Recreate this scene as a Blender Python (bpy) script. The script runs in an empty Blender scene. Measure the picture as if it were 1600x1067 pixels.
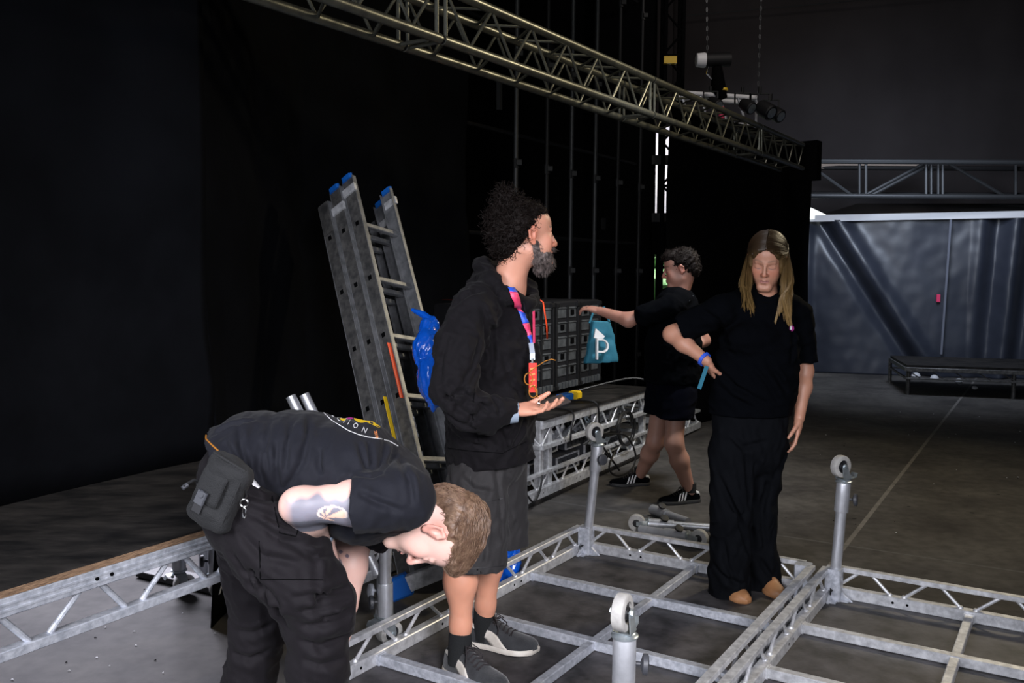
import bpy, math, random
import numpy as np
from mathutils import Vector, Matrix, noise
random.seed(5); np.random.seed(5)
C = bpy.context.scene.collection
scene = bpy.context.scene
V = Vector

# ------------------------------------------------------------------ camera, light, exposure
FOC = 1390.0; HC = 1.5; PITCH = math.atan(103.5/FOC)
cam_d = bpy.data.cameras.new('camera'); cam = bpy.data.objects.new('camera', cam_d); C.objects.link(cam)
cam.location = (0, 0, HC); cam.rotation_euler = (math.pi/2 - PITCH, 0, 0)
cam_d.sensor_width = 36; cam_d.lens = 36*FOC/1600; cam_d.clip_start = .05; cam_d.clip_end = 200
scene.camera = cam
w = bpy.data.worlds.new('world'); scene.world = w; w.use_nodes = True
wb = w.node_tree.nodes['Background']; wb.inputs[0].default_value = (.62, .72, .85, 1); wb.inputs[1].default_value = .35
scene.view_settings.view_transform = 'Standard'; scene.view_settings.look = 'None'
scene.view_settings.exposure = 0; scene.view_settings.gamma = 1; scene.view_settings.use_curve_mapping = False

def area(name, loc, target, size, power, col, sy=None, spread=None):
    d = bpy.data.lights.new(name, 'AREA'); d.energy = power; d.color = col; d.size = size
    if sy: d.shape = 'RECTANGLE'; d.size_y = sy
    if spread: d.spread = math.radians(spread)
    o = bpy.data.objects.new(name, d); C.objects.link(o); o.location = loc
    o.rotation_euler = (V(target)-V(loc)).to_track_quat('-Z', 'Y').to_euler()
    return o
area('daylight_stage_front', (-1.75, .0, 2.0), (-.1, 3.2, .8), 1.3, 72, (.90, .92, 1.0), 1.4, 130)
area('daylight_low_side', (-3.3, 6.3, 1.9), (-1.4, 3.0, 0), 1.8, 230, (.86, .86, 1.0), 1.0, 150)
area('fill_stage_right', (1.1, -1.0, 2.4), (-.2, 3.3, .2), 1.2, 40, (.95, .94, 1.0), 1.0, 62)  # added fill to brighten the bearded man's legs, narrow to spare the woman
area('daylight_back_gap', (4.9, 10.6, 3.4), (6.0, 13.2, 1.0), .9, 75, (.72, .82, 1.0), 1.6, 150)
area('work_light_right', (4.6, 6.6, 4.4), (1.4, 4.3, 1.0), .5, 55, (1.0, .85, .58), None, 120)
area('work_light_truss', (1.2, 3.0, 4.9), (1.2, 6.5, 3.0), .5, 10, (1.0, .94, .74), None, 110)

area('fill_trolley', (1.7, 5.2, 3.4), (.7, 6.7, .4), .4, 18, (.95, .97, 1.0), None, 75)  # added fill that brightens the trolley, no visible lamp
area('fill_roof', (3.0, 8.6, 5.6), (4.6, 13.2, 4.0), .6, 26, (1.0, .90, .84), None, 150)  # added fill to lift the dim rear truss and back wall

# ------------------------------------------------------------------ pixel -> point helpers (pixel of the 1600x1067 frame at depth Y or height z)
cp, sp_ = math.cos(PITCH), math.sin(PITCH)
def _ray(px, py):
    v = -(py-533.5)/FOC
    return ((px-800)/FOC, cp+v*sp_, -sp_+v*cp)
def P(px, py, Y):
    r = _ray(px, py); t = Y/r[1]; return V((r[0]*t, Y, HC+r[2]*t))
def F(px, py, z=0):
    r = _ray(px, py); t = (z-HC)/r[2]; return V((r[0]*t, r[1]*t, z))

# ------------------------------------------------------------------ materials
def mat(name, col, rough=.6, metal=0, bump=0, bscale=60, var=0, vscale=8, col2=None, spec=None, sheen=0, sss=0, attr=False, trans=0, emit=None, stretch=None, coat=0):
    m = bpy.data.materials.new(name); m.use_nodes = True; nt = m.node_tree; b = nt.nodes['Principled BSDF']
    b.inputs['Base Color'].default_value = (*col, 1); b.inputs['Roughness'].default_value = rough; b.inputs['Metallic'].default_value = metal
    if spec is not None: b.inputs['Specular IOR Level'].default_value = spec
    if sheen: b.inputs['Sheen Weight'].default_value = sheen
    if coat: b.inputs['Coat Weight'].default_value = coat
    if sss: b.inputs['Subsurface Weight'].default_value = sss; b.inputs['Subsurface Radius'].default_value = (.02, .008, .005); b.inputs['Subsurface Scale'].default_value = .5
    if trans: b.inputs['Transmission Weight'].default_value = trans
    if emit: b.inputs['Emission Color'].default_value = (*emit[0], 1); b.inputs['Emission Strength'].default_value = emit[1]
    tc = nt.nodes.new('ShaderNodeTexCoord'); src = tc.outputs['Object']
    if stretch:
        mp = nt.nodes.new('ShaderNodeMapping'); mp.inputs['Scale'].default_value = stretch; nt.links.new(src, mp.inputs[0]); src = mp.outputs[0]
    if attr:
        a = nt.nodes.new('ShaderNodeAttribute'); a.attribute_name = 'Col'; nt.links.new(a.outputs['Color'], b.inputs['Base Color'])
    elif var or col2:
        n = nt.nodes.new('ShaderNodeTexNoise'); n.inputs['Scale'].default_value = vscale; n.inputs['Detail'].default_value = 6; n.inputs['Roughness'].default_value = .6
        nt.links.new(src, n.inputs['Vector'])
        r = nt.nodes.new('ShaderNodeValToRGB'); r.color_ramp.elements[0].position = .35; r.color_ramp.elements[1].position = .68
        c2 = col2 or tuple(min(1, c*(1+var)) for c in col)
        r.color_ramp.elements[0].color = (*col, 1); r.color_ramp.elements[1].color = (*c2, 1)
        nt.links.new(n.outputs['Fac'], r.inputs[0]); nt.links.new(r.outputs[0], b.inputs['Base Color'])
    if bump:
        n2 = nt.nodes.new('ShaderNodeTexNoise'); n2.inputs['Scale'].default_value = bscale; n2.inputs['Detail'].default_value = 5
        nt.links.new(src, n2.inputs['Vector'])
        bp = nt.nodes.new('ShaderNodeBump'); bp.inputs['Strength'].default_value = bump; bp.inputs['Distance'].default_value = .01
        nt.links.new(n2.outputs['Fac'], bp.inputs['Height']); nt.links.new(bp.outputs[0], b.inputs['Normal'])
    return m
MT = {}
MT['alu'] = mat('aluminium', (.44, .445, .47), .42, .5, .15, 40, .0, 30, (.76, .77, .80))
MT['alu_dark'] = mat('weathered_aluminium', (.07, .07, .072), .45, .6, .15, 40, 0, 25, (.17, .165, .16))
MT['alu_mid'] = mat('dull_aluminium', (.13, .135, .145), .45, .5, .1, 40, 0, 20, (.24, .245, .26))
MT['galv'] = mat('galvanised', (.36, .38, .43), .42, .4, .2, 60, 0, 45, (.62, .64, .70))
MT['pole'] = mat('pole_aluminium', (.42, .43, .46), .38, .6, .06, 50, 0, 14, (.55, .56, .60))
MT['truss'] = mat('truss_aluminium', (.12, .12, .105), .36, .7, .1, 40, 0, 12, (.20, .20, .16))
MT['zinc'] = mat('zinc_plate', (.42, .47, .50), .3, .8, .05, 60, 0, 30, (.6, .65, .68))
MT['wheel'] = mat('wheel_rubber', (.30, .29, .28), .6, 0, .1, 30, 0, 30, (.42, .41, .39))
MT['blackplastic'] = mat('black_plastic', (.012, .012, .014), .45)
MT['greyplastic'] = mat('dark_grey_plastic', (.04, .042, .05), .5)
MT['ply'] = mat('black_plywood', (.0045, .0042, .0045), .7, 0, .25, 20, 0, 6, (.026, .023, .021), spec=.2, stretch=(1, 2.2, 1))
MT['deck_under'] = mat('deck_panel_face', (.017, .016, .017), .6, 0, .2, 25, 0, 8, (.080, .074, .078))
MT['woodedge'] = mat('ply_edge', (.10, .055, .03), .7, 0, .5, 30, 0, 14, (.34, .21, .12), stretch=(3, 3, 40))
MT['drape'] = mat('black_drape', (.0024, .0026, .0034), .95, 0, .3, 12, 0, 2, (.0042, .0046, .006), spec=.03)
MT['black'] = mat('matt_black', (.0012, .0012, .0015), .9, spec=.06)
MT['steelblack'] = mat('black_steel', (.007, .007, .008), .6, .3)
MT['steelgrey'] = mat('dim_steel', (.05, .052, .055), .5, .5)
MT['blue'] = mat('blue_cap', (.005, .10, .42), .45, 0, .1, 30)
MT['bluebag'] = mat('blue_plastic_film', (.004, .09, .55), .22, 0, .5, 25, coat=.5)
MT['orange'] = mat('orange_tape', (.75, .06, .01), .5)
MT['yellow'] = mat('yellow_label', (.7, .45, .01), .5)
MT['white'] = mat('white_paint', (.7, .7, .72), .5)
MT['skin'] = mat('skin', (.6, .35, .25), .48, attr=True, sss=.12, bump=.03, bscale=300)
MT['shirt_black'] = mat('black_cotton_shirt', (.0050, .0054, .0092), .8, 0, .15, 500, sheen=.03, spec=.2)
MT['pants_black'] = mat('black_work_trousers', (.0046, .0034, .0050), .8, 0, .15, 400, sheen=.02, spec=.2)
MT['hoodie'] = mat('black_hoodie', (.0036, .0029, .0040), .85, 0, .2, 300, sheen=.02, spec=.15)
MT['shorts_grey'] = mat('charcoal_shorts', (.0135, .012, .013), .8, 0, .2, 350, sheen=.03)
MT['sock'] = mat('black_sock', (.004, .005, .006), .9, 0, .4, 400)
MT['suede'] = mat('black_suede', (.012, .013, .016), .85, 0, .2, 200, 0, 25, (.03, .032, .036), sheen=.3)
MT['sole'] = mat('off_white_sole', (.55, .50, .44), .6, 0, .1, 60, 0, 20, (.72, .68, .62))
MT['soledark'] = mat('dark_sole', (.02, .02, .022), .7)
MT['lace'] = mat('dark_lace', (.02, .016, .018), .8)
MT['hair_dark'] = mat('dark_brown_hair', (.0050, .0028, .0022), .7, spec=.14)
MT['hair_brown'] = mat('light_brown_hair', (.085, .045, .028), .5, 0, 0, 0, 0, 60, (.20, .125, .08), spec=.4)
def hair_grad(name, root, tip, z0, z1):
    m = mat(name, root, .45, spec=.35); nt = m.node_tree; g = nt.nodes.new('ShaderNodeNewGeometry'); s = nt.nodes.new('ShaderNodeSeparateXYZ'); r = nt.nodes.new('ShaderNodeMapRange'); x = nt.nodes.new('ShaderNodeMix'); x.data_type = 'RGBA'
    nt.links.new(g.outputs['Position'], s.inputs[0]); nt.links.new(s.outputs[2], r.inputs[0]); r.inputs[1].default_value = z0; r.inputs[2].default_value = z1
    nt.links.new(r.outputs[0], x.inputs[0]); x.inputs[6].default_value = (*tip, 1); x.inputs[7].default_value = (*root, 1); nt.links.new(x.outputs[2], nt.nodes['Principled BSDF'].inputs['Base Color']); return m
MT['hair_blond'] = hair_grad('dark_blond_hair', (.028, .016, .008), (.26, .16, .055), 1.34, 1.62)
MT['hair_blond_old'] = mat('dark_blond_hair', (.10, .058, .022), .45, 0, 0, 0, 0, 40, (.22, .14, .055), spec=.4)
MT['beard'] = mat('greying_beard', (.016, .011, .010), .7, 0, 0, 0, 0, 60, (.16, .125, .115))
MT['denim'] = mat('black_denim', (.0030, .0034, .0046), .9, 0, .2, 300, spec=.05)
MT['shirt_far'] = mat('black_tee', (.0014, .0017, .0026), .95, 0, .2, 300, spec=.03)
MT['navy'] = mat('navy_shorts', (.0018, .0021, .005), .95, spec=.04)
MT['tan'] = mat('tan_shoe', (.30, .14, .06), .55)
MT['red'] = mat('red_card', (.75, .03, .02), .35)
MT['lan_blue'] = mat('lanyard_blue', (.02, .08, .55), .5)
MT['lan_pink'] = mat('lanyard_pink', (.8, .06, .16), .5)
MT['lan_white'] = mat('lanyard_pale', (.55, .65, .75), .5)
MT['amber'] = mat('amber_frame', (.30, .12, .02), .25, coat=.5)
MT['teal'] = mat('teal_cotton', (.008, .11, .17), .8, 0, .3, 20)
MT['panel'] = mat('case_panel', (.06, .065, .07), .45, .3, 0, 0, 0, 20, (.13, .14, .15))
MT['cable'] = mat('black_cable', (.006, .006, .007), .5)
MT['foliage'] = mat('tree_leaves', (.03, .12, .03), .8, 0, 0, 0, 0, 3, (.25, .42, .2))
MT['pouch'] = mat('black_cordura', (.0024, .0027, .0038), .8, 0, .4, 350, sheen=.02)
MT['print_white'] = mat('white_print', (.6, .6, .62), .7)
MT['print_yellow'] = mat('yellow_print', (.75, .5, .0), .7)
MT['print_mag'] = mat('magenta_print', (.35, .01, .22), .7)
MT['print_orange'] = mat('orange_print', (.7, .25, .08), .7)
MT['denimblue'] = mat('pale_blue_cuff', (.22, .27, .34), .8)
MT['chrome'] = mat('chrome', (.7, .7, .7), .2, 1)
MT['beige'] = mat('beige_board', (.30, .24, .20), .8)
MT['brownroof'] = mat('brown_tarp', (.035, .026, .024), .8, 0, .3, 6)

# ------------------------------------------------------------------ mesh helpers
ORG = {}
def prop(o, label=None, cat=None, group=None, kind=None):
    if label: o['label'] = label
    if cat: o['category'] = cat
    if group: o['group'] = group
    if kind: o['kind'] = kind
    return o
def thing(name, loc, label, cat, group=None):
    o = bpy.data.objects.new(name, None); C.objects.link(o); o.location = loc; o.empty_display_size = .1
    ORG[o.name] = V(loc); return prop(o, label, cat, group)
class MB:
    def __init__(s): s.v = []; s.f = []; s.mi = []; s.cur = 0
    def add(s, vs, fs):
        n = len(s.v); s.v += [tuple(p) for p in vs]; s.f += [tuple(i+n for i in f) for f in fs]; s.mi += [s.cur]*len(fs); return s
    def beam(s, a, b, w_, h_, up=(0, 0, 1), ch=0):
        a, b = V(a), V(b); d = (b-a).normalized(); up = V(up)
        if abs(d.dot(up)) > .98: up = V((0, 1, 0))
        x = d.cross(up).normalized(); y = x.cross(d).normalized()
        ch = ch or min(w_, h_)*.08
        sec = [(-w_/2+ch, -h_/2), (w_/2-ch, -h_/2), (w_/2, -h_/2+ch), (w_/2, h_/2-ch), (w_/2-ch, h_/2), (-w_/2+ch, h_/2), (-w_/2, h_/2-ch), (-w_/2, -h_/2+ch)]
        vs = [a+x*p+y*q for p, q in sec]+[b+x*p+y*q for p, q in sec]; n = 8
        return s.add(vs, [(i, (i+1) % n, n+(i+1) % n, n+i) for i in range(n)]+[tuple(range(n))[::-1], tuple(range(n, 2*n))])
    def box(s, c, sx, sy, sz, rot=0, ch=.002):   # rot about z, c centre
        c = V(c); dx = V((math.cos(rot), math.sin(rot), 0))
        return s.beam(c-dx*sx/2, c+dx*sx/2, sy, sz, (0, 0, 1), min(ch, sy*.4, sz*.4))
    def tube(s, pts, r, n=8, cap=True, closed=False, rs=None):
        pts = [V(p) for p in pts]; m = len(pts); vs = []; fs = []; prev = None
        for i, p in enumerate(pts):
            if closed: d = pts[(i+1) % m]-pts[i-1]
            else: d = pts[min(i+1, m-1)]-pts[max(i-1, 0)]
            d = d.normalized() if d.length > 1e-9 else V((0, 0, 1))
            if prev is None:
                u = d.cross(V((0, 0, 1)));
                if u.length < .05: u = d.cross(V((1, 0, 0)))
            else: u = prev-d*prev.dot(d)
            u.normalize(); prev = u; w2 = d.cross(u); rr = rs[i] if rs else r
            for k in range(n):
                a = 2*math.pi*k/n; vs.append(p+u*math.cos(a)*rr+w2*math.sin(a)*rr)
        L = m if closed else m-1
        for i in range(L):
            j = (i+1) % m
            for k in range(n): fs.append((i*n+k, i*n+(k+1) % n, j*n+(k+1) % n, j*n+k))
        if cap and not closed: fs += [tuple(range(n))[::-1], tuple(range((m-1)*n, m*n))]
        return s.add(vs, fs)
    def cyl(s, a, b, r, n=20, r2=None): return s.tube([a, b], r, n, rs=[r, r2 if r2 is not None else r])
    def lathe(s, c, ax, prof, n=32):   # prof (along axis, radius)
        c = V(c); ax = V(ax).normalized(); u = ax.cross(V((0, 0, 1)))
        if u.length < .05: u = V((1, 0, 0))
        u.normalize(); w2 = ax.cross(u); vs = []; fs = []; m = len(prof)
        for t, r in prof:
            for k in range(n):
                a = 2*math.pi*k/n; vs.append(c+ax*t+u*math.cos(a)*r+w2*math.sin(a)*r)
        for i in range(m-1):
            for k in range(n): fs.append((i*n+k, i*n+(k+1) % n, (i+1)*n+(k+1) % n, (i+1)*n+k))
        fs += [tuple(range(n))[::-1], tuple(range((m-1)*n, m*n))]
        return s.add(vs, fs)
    def prism(s, poly, off):    # poly list of Vectors, extruded by vector off
        n = len(poly); off = V(off); vs = [V(p) for p in poly]+[V(p)+off for p in poly]
        return s.add(vs, [tuple(range(n))[::-1], tuple(range(n, 2*n))]+[(i, (i+1) % n, n+(i+1) % n, n+i) for i in range(n)])
    def grid(s, fn, nu, nv):
        vs = [fn(i/nu, j/nv) for i in range(nu+1) for j in range(nv+1)]
        return s.add(vs, [(i*(nv+1)+j, (i+1)*(nv+1)+j, (i+1)*(nv+1)+j+1, i*(nv+1)+j+1) for i in range(nu) for j in range(nv)])
    def build(s, name, m, parent=None, smooth=None, label=None, solid=0):
        me = bpy.data.meshes.new(name); org = ORG[parent.name] if parent else V((0, 0, 0))
        if not parent and s.v:
            a = np.array([tuple(p) for p in s.v]); org = V((float(a[:, 0].mean()), float(a[:, 1].mean()), float(a[:, 2].min())))
        me.from_pydata([tuple(V(p)-org) for p in s.v], [], s.f)
        ms = m if isinstance(m, (list, tuple)) else [m]
        for q in ms: me.materials.append(MT[q])
        if len(ms) > 1: me.polygons.foreach_set('material_index', s.mi)
        o = bpy.data.objects.new(name, me); C.objects.link(o)
        import bmesh
        bm = bmesh.new(); bm.from_mesh(me); bmesh.ops.recalc_face_normals(bm, faces=bm.faces); bm.to_mesh(me); bm.free()
        if smooth is None: smooth = 35
        if smooth:
            me.shade_smooth()
            me.set_sharp_from_angle(angle=math.radians(smooth))
        if parent: o.parent = parent
        else: o.location = org
        ORG[o.name] = org
        if solid:
            md = o.modifiers.new('solid', 'SOLIDIFY'); md.thickness = solid
        if label: o['label'] = label
        return o

# ------------------------------------------------------------------ implicit surfaces: smooth unions of round cones and ellipsoids, meshed with surface nets
def A3(p): return np.array(tuple(p), dtype=np.float64)
def rc(a, b, ra, rb=None, n=None, s=1, k=.02):
    a = A3(a); b = A3(b); rb = ra if rb is None else rb; ba = b-a; L2 = max(1e-12, ba.dot(ba))
    nn = None
    if n is not None: nn = A3(n); nn = nn/np.linalg.norm(nn)
    def fn(p):
        q = p-a; t = np.clip((q@ba)/L2, 0, 1); q = q-t[:, None]*ba; r = ra+(rb-ra)*t
        if nn is not None:
            c = q@nn; q = q+(c*(1/s-1))[:, None]*nn
            return (np.sqrt((q*q).sum(1))-r)*min(1, s)
        return np.sqrt((q*q).sum(1))-r
    R = max(ra, rb)*max(1, s)+.01
    return ('u', k, fn, np.minimum(a, b)-R, np.maximum(a, b)+R)
def chain(pts, rs, n=None, s=1, k=.02):
    out = []
    for i in range(len(pts)-1):
        si = s if np.isscalar(s) else None
        out.append(rc(pts[i], pts[i+1], rs[i], rs[i+1], n, si if si is not None else (s[i]+s[i+1])/2, k))
    return out
def el(c, r, R=None, k=.02, op='u'):
    c = A3(c); r = np.array(r, dtype=float); Rm = np.eye(3) if R is None else np.array([list(x) for x in R])  # columns = axes
    def fn(p):
        q = (p-c)@Rm; k0 = np.sqrt(((q/r)**2).sum(1)); k1 = np.sqrt(((q/(r*r))**2).sum(1))+1e-9
        return k0*(k0-1)/k1
    m = float(max(r))
    return (op, k, fn, c-m-.01, c+m+.01)
def slab(c, X, Y_, Z, wt, wb, hz, th, k=.01):   # trapezoid cushion: half width at top / bottom, half height, half thickness
    c = A3(c); M = np.stack([A3(X), A3(Y_), A3(Z)], 1)
    def fn(p):
        q = (p-c)@M; t = np.clip(q[:, 2]/hz*.5+.5, 0, 1); w_ = wb+(wt-wb)*t
        ux = q[:, 0]/w_; uz = q[:, 2]/hz; b = th*(.35+.65*np.sqrt(np.clip(1-ux**4, 0, 1))*(1-.6*t))
        return np.maximum(np.maximum(np.abs(q[:, 0])-w_, np.abs(q[:, 2])-hz), np.abs(q[:, 1])-b)
    m = max(wt, wb, hz)+.02
    return ('u', k, fn, c-m, c+m)
def cut(prim, c, n):      # cap one primitive by a plane (keeps the side n points to)
    c = A3(c); n = A3(n); n = n/np.linalg.norm(n); f0 = prim[2]
    return (prim[0], prim[1], lambda p: np.maximum(f0(p), -((p-c)@n)), prim[3], prim[4])
def sub(prim, k=None): return ('s', prim[1] if k is None else k, prim[2], prim[3], prim[4])
def plane(c, n, k=.005):   # keep the side n points to
    c = A3(c); n = A3(n); n = n/np.linalg.norm(n)
    return ('i', k, lambda p: -((p-c)@n), None, None)
def comb(prims, vals, p, disp=None):
    d = None
    for (op, k, *_), v in zip(prims, vals):
        if op == 'u':
            if d is None: d = v
            else:
                h = np.clip(.5+.5*(v-d)/k, 0, 1); d = v*(1-h)+d*h-k*h*(1-h)
    if d is None: return None
    if disp is not None: d = d-disp(p)
    for (op, k, *_), v in zip(prims, vals):
        if op == 's':
            h = np.clip(.5-.5*(d+v)/k, 0, 1); d = d*(1-h)-v*h+k*h*(1-h)
        elif op == 'i': d = np.maximum(d, v)
    return d
def waves(seed, freqs, amp, dirs=None, ridged=False):
    rg = np.random.RandomState(seed); L = []
    for i, fq in enumerate(freqs):
        for _ in range(3):
            d = rg.randn(3) if dirs is None else A3(dirs[rg.randint(len(dirs))])+rg.randn(3)*.25
            d = d/np.linalg.norm(d)*fq; L.append((d, rg.rand()*6.28, amp/(1+i*.8), rg.randn(3)*fq*.45, rg.rand()*6.28))
    def fn(p):
        o = 0
        for d, ph, a, d2, ph2 in L:
            x = np.sin(p@d+ph+1.3*np.sin(p@d2+ph2))
            o = o+a*((1-2*np.abs(x)) if ridged else x)
        return o
    return fn
def sdf_mesh(prims, h, disp=None, amp=.01):
    us = [q for q in prims if q[0] == 'u']
    lo = np.min([q[3] for q in us], 0)-h*3-amp; hi = np.max([q[4] for q in us], 0)+h*3+amp
    B = 14; n = (np.ceil((hi-lo)/h).astype(int)//B+1)*B; nb = n//B
    G = np.ones(n+1, dtype=np.float32)
    R = B*h*math.sqrt(3)/2
    ii = np.stack(np.meshgrid(*[np.arange(q) for q in nb], indexing='ij'), -1).reshape(-1, 3)
    cen = lo+(ii+.5)*B*h
    cv = np.array([q[2](cen) for q in prims])
    ct = comb(prims, list(cv), cen)
    isu = np.array([q[0] == 'u' for q in prims]); um = cv[isu].min(0)
    ks = np.array([q[1] for q in prims])
    g = np.stack(np.meshgrid(*[np.arange(B+1)]*3, indexing='ij'), -1).reshape(-1, 3)*h
    for bi in range(len(ii)):
        x, y, z = ii[bi]*B
        if abs(ct[bi]) > R*1.7+amp+.03 or um[bi] > R*1.5+amp+.03:
            if ct[bi] < 0: G[x:x+B+1, y:y+B+1, z:z+B+1] = -1
    for bi in range(len(ii)):
        x, y, z = ii[bi]*B
        if not (abs(ct[bi]) > R*1.7+amp+.03 or um[bi] > R*1.5+amp+.03):
            keep = [j for j in range(len(prims)) if (not isu[j]) and (prims[j][0] == 'i' or cv[j, bi] < R*1.8+.04) or (isu[j] and cv[j, bi] < um[bi]+2*R*1.2+ks[j]*2)]
            p = lo+ii[bi]*B*h+g; pr_ = [prims[j] for j in keep]
            d = comb(pr_, [q[2](p) for q in pr_], p, disp)
            G[x:x+B+1, y:y+B+1, z:z+B+1] = d.reshape(B+1, B+1, B+1)
    s = G < 0
    # surface nets
    c = np.zeros(n, dtype=np.uint8)
    for dx in (0, 1):
        for dy in (0, 1):
            for dz in (0, 1): c += s[dx:dx+n[0], dy:dy+n[1], dz:dz+n[2]]
    act = np.argwhere((c > 0) & (c < 8)); idx = -np.ones(n, dtype=np.int64); idx[tuple(act.T)] = np.arange(len(act))
    acc = np.zeros((len(act), 3)); cnt = np.zeros(len(act))
    cor = [(a, b, d) for a in (0, 1) for b in (0, 1) for d in (0, 1)]
    for a in cor:
        for ax in range(3):
            if a[ax] == 0:
                b = list(a); b[ax] = 1
                va = G[act[:, 0]+a[0], act[:, 1]+a[1], act[:, 2]+a[2]]; vb = G[act[:, 0]+b[0], act[:, 1]+b[1], act[:, 2]+b[2]]
                m = (va < 0) != (vb < 0); t = np.where(m, va/np.where(m, va-vb, 1), 0)
                pt = np.tile(np.array(a, float), (len(act), 1)); pt[:, ax] += t
                acc += pt*m[:, None]; cnt += m
    vs = lo+(act+acc/cnt[:, None])*h
    faces = []
    for ax in range(3):
        o1, o2 = [(1, 2), (2, 0), (0, 1)][ax]
        sl0 = [slice(1, n[0]), slice(1, n[1]), slice(1, n[2])]; sl0[ax] = slice(0, n[ax])
        sl1 = list(sl0); sl1[ax] = slice(1, n[ax]+1)
        s0 = s[tuple(sl0)]; s1 = s[tuple(sl1)]; e = np.argwhere(s0 != s1)
        flip = s0[tuple(e.T)]; off = np.array([1, 1, 1]); off[ax] = 0; e = e+off
        def cell(d1, d2):
            q = e.copy(); q[:, o1] -= d1; q[:, o2] -= d2; return idx[tuple(q.T)]
        q = np.stack([cell(1, 1), cell(0, 1), cell(0, 0), cell(1, 0)], 1)
        q[~flip] = q[~flip][:, ::-1]; faces.append(q)
    return vs, np.concatenate(faces)
def smooth_v(vs, fs, it=1, lam=.5):
    e = np.concatenate([fs[:, [0, 1]], fs[:, [1, 2]], fs[:, [2, 3]], fs[:, [3, 0]]])
    for _ in range(it):
        acc = np.zeros_like(vs); cnt = np.zeros(len(vs))
        for k in range(3): acc[:, k] = np.bincount(e[:, 0], vs[e[:, 1], k], len(vs))+np.bincount(e[:, 1], vs[e[:, 0], k], len(vs))
        cnt = np.bincount(e[:, 0], minlength=len(vs))+np.bincount(e[:, 1], minlength=len(vs))
        vs = vs+(acc/np.maximum(cnt, 1)[:, None]-vs)*lam
    return vs
def sdf_obj(name, prims, h, m, parent=None, disp=None, amp=.01, col=None, it=2, matfn=None, label=None):
    vs, fs = sdf_mesh(prims, h, disp, amp); vs = smooth_v(vs, fs, it)
    org = ORG[parent.name] if parent else V((float(vs[:, 0].mean()), float(vs[:, 1].mean()), float(vs[:, 2].min())))
    me = bpy.data.meshes.new(name); me.from_pydata((vs-A3(org)).tolist(), [], fs.tolist())
    ms = m if isinstance(m, (list, tuple)) else [m]
    for q in ms: me.materials.append(MT[q])
    if matfn is not None:
        cen = vs[fs].mean(1); me.polygons.foreach_set('material_index', matfn(cen).astype(np.int32))
    me.shade_smooth()
    if col is not None:
        a = me.color_attributes.new('Col', 'FLOAT_COLOR', 'POINT'); cc = np.ones((len(vs), 4)); cc[:, :3] = col(vs); a.data.foreach_set('color', cc.ravel())
    o = bpy.data.objects.new(name, me); C.objects.link(o)
    if parent: o.parent = parent
    else: o.location = org
    ORG[o.name] = org
    if label: o['label'] = label
    return o
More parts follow.
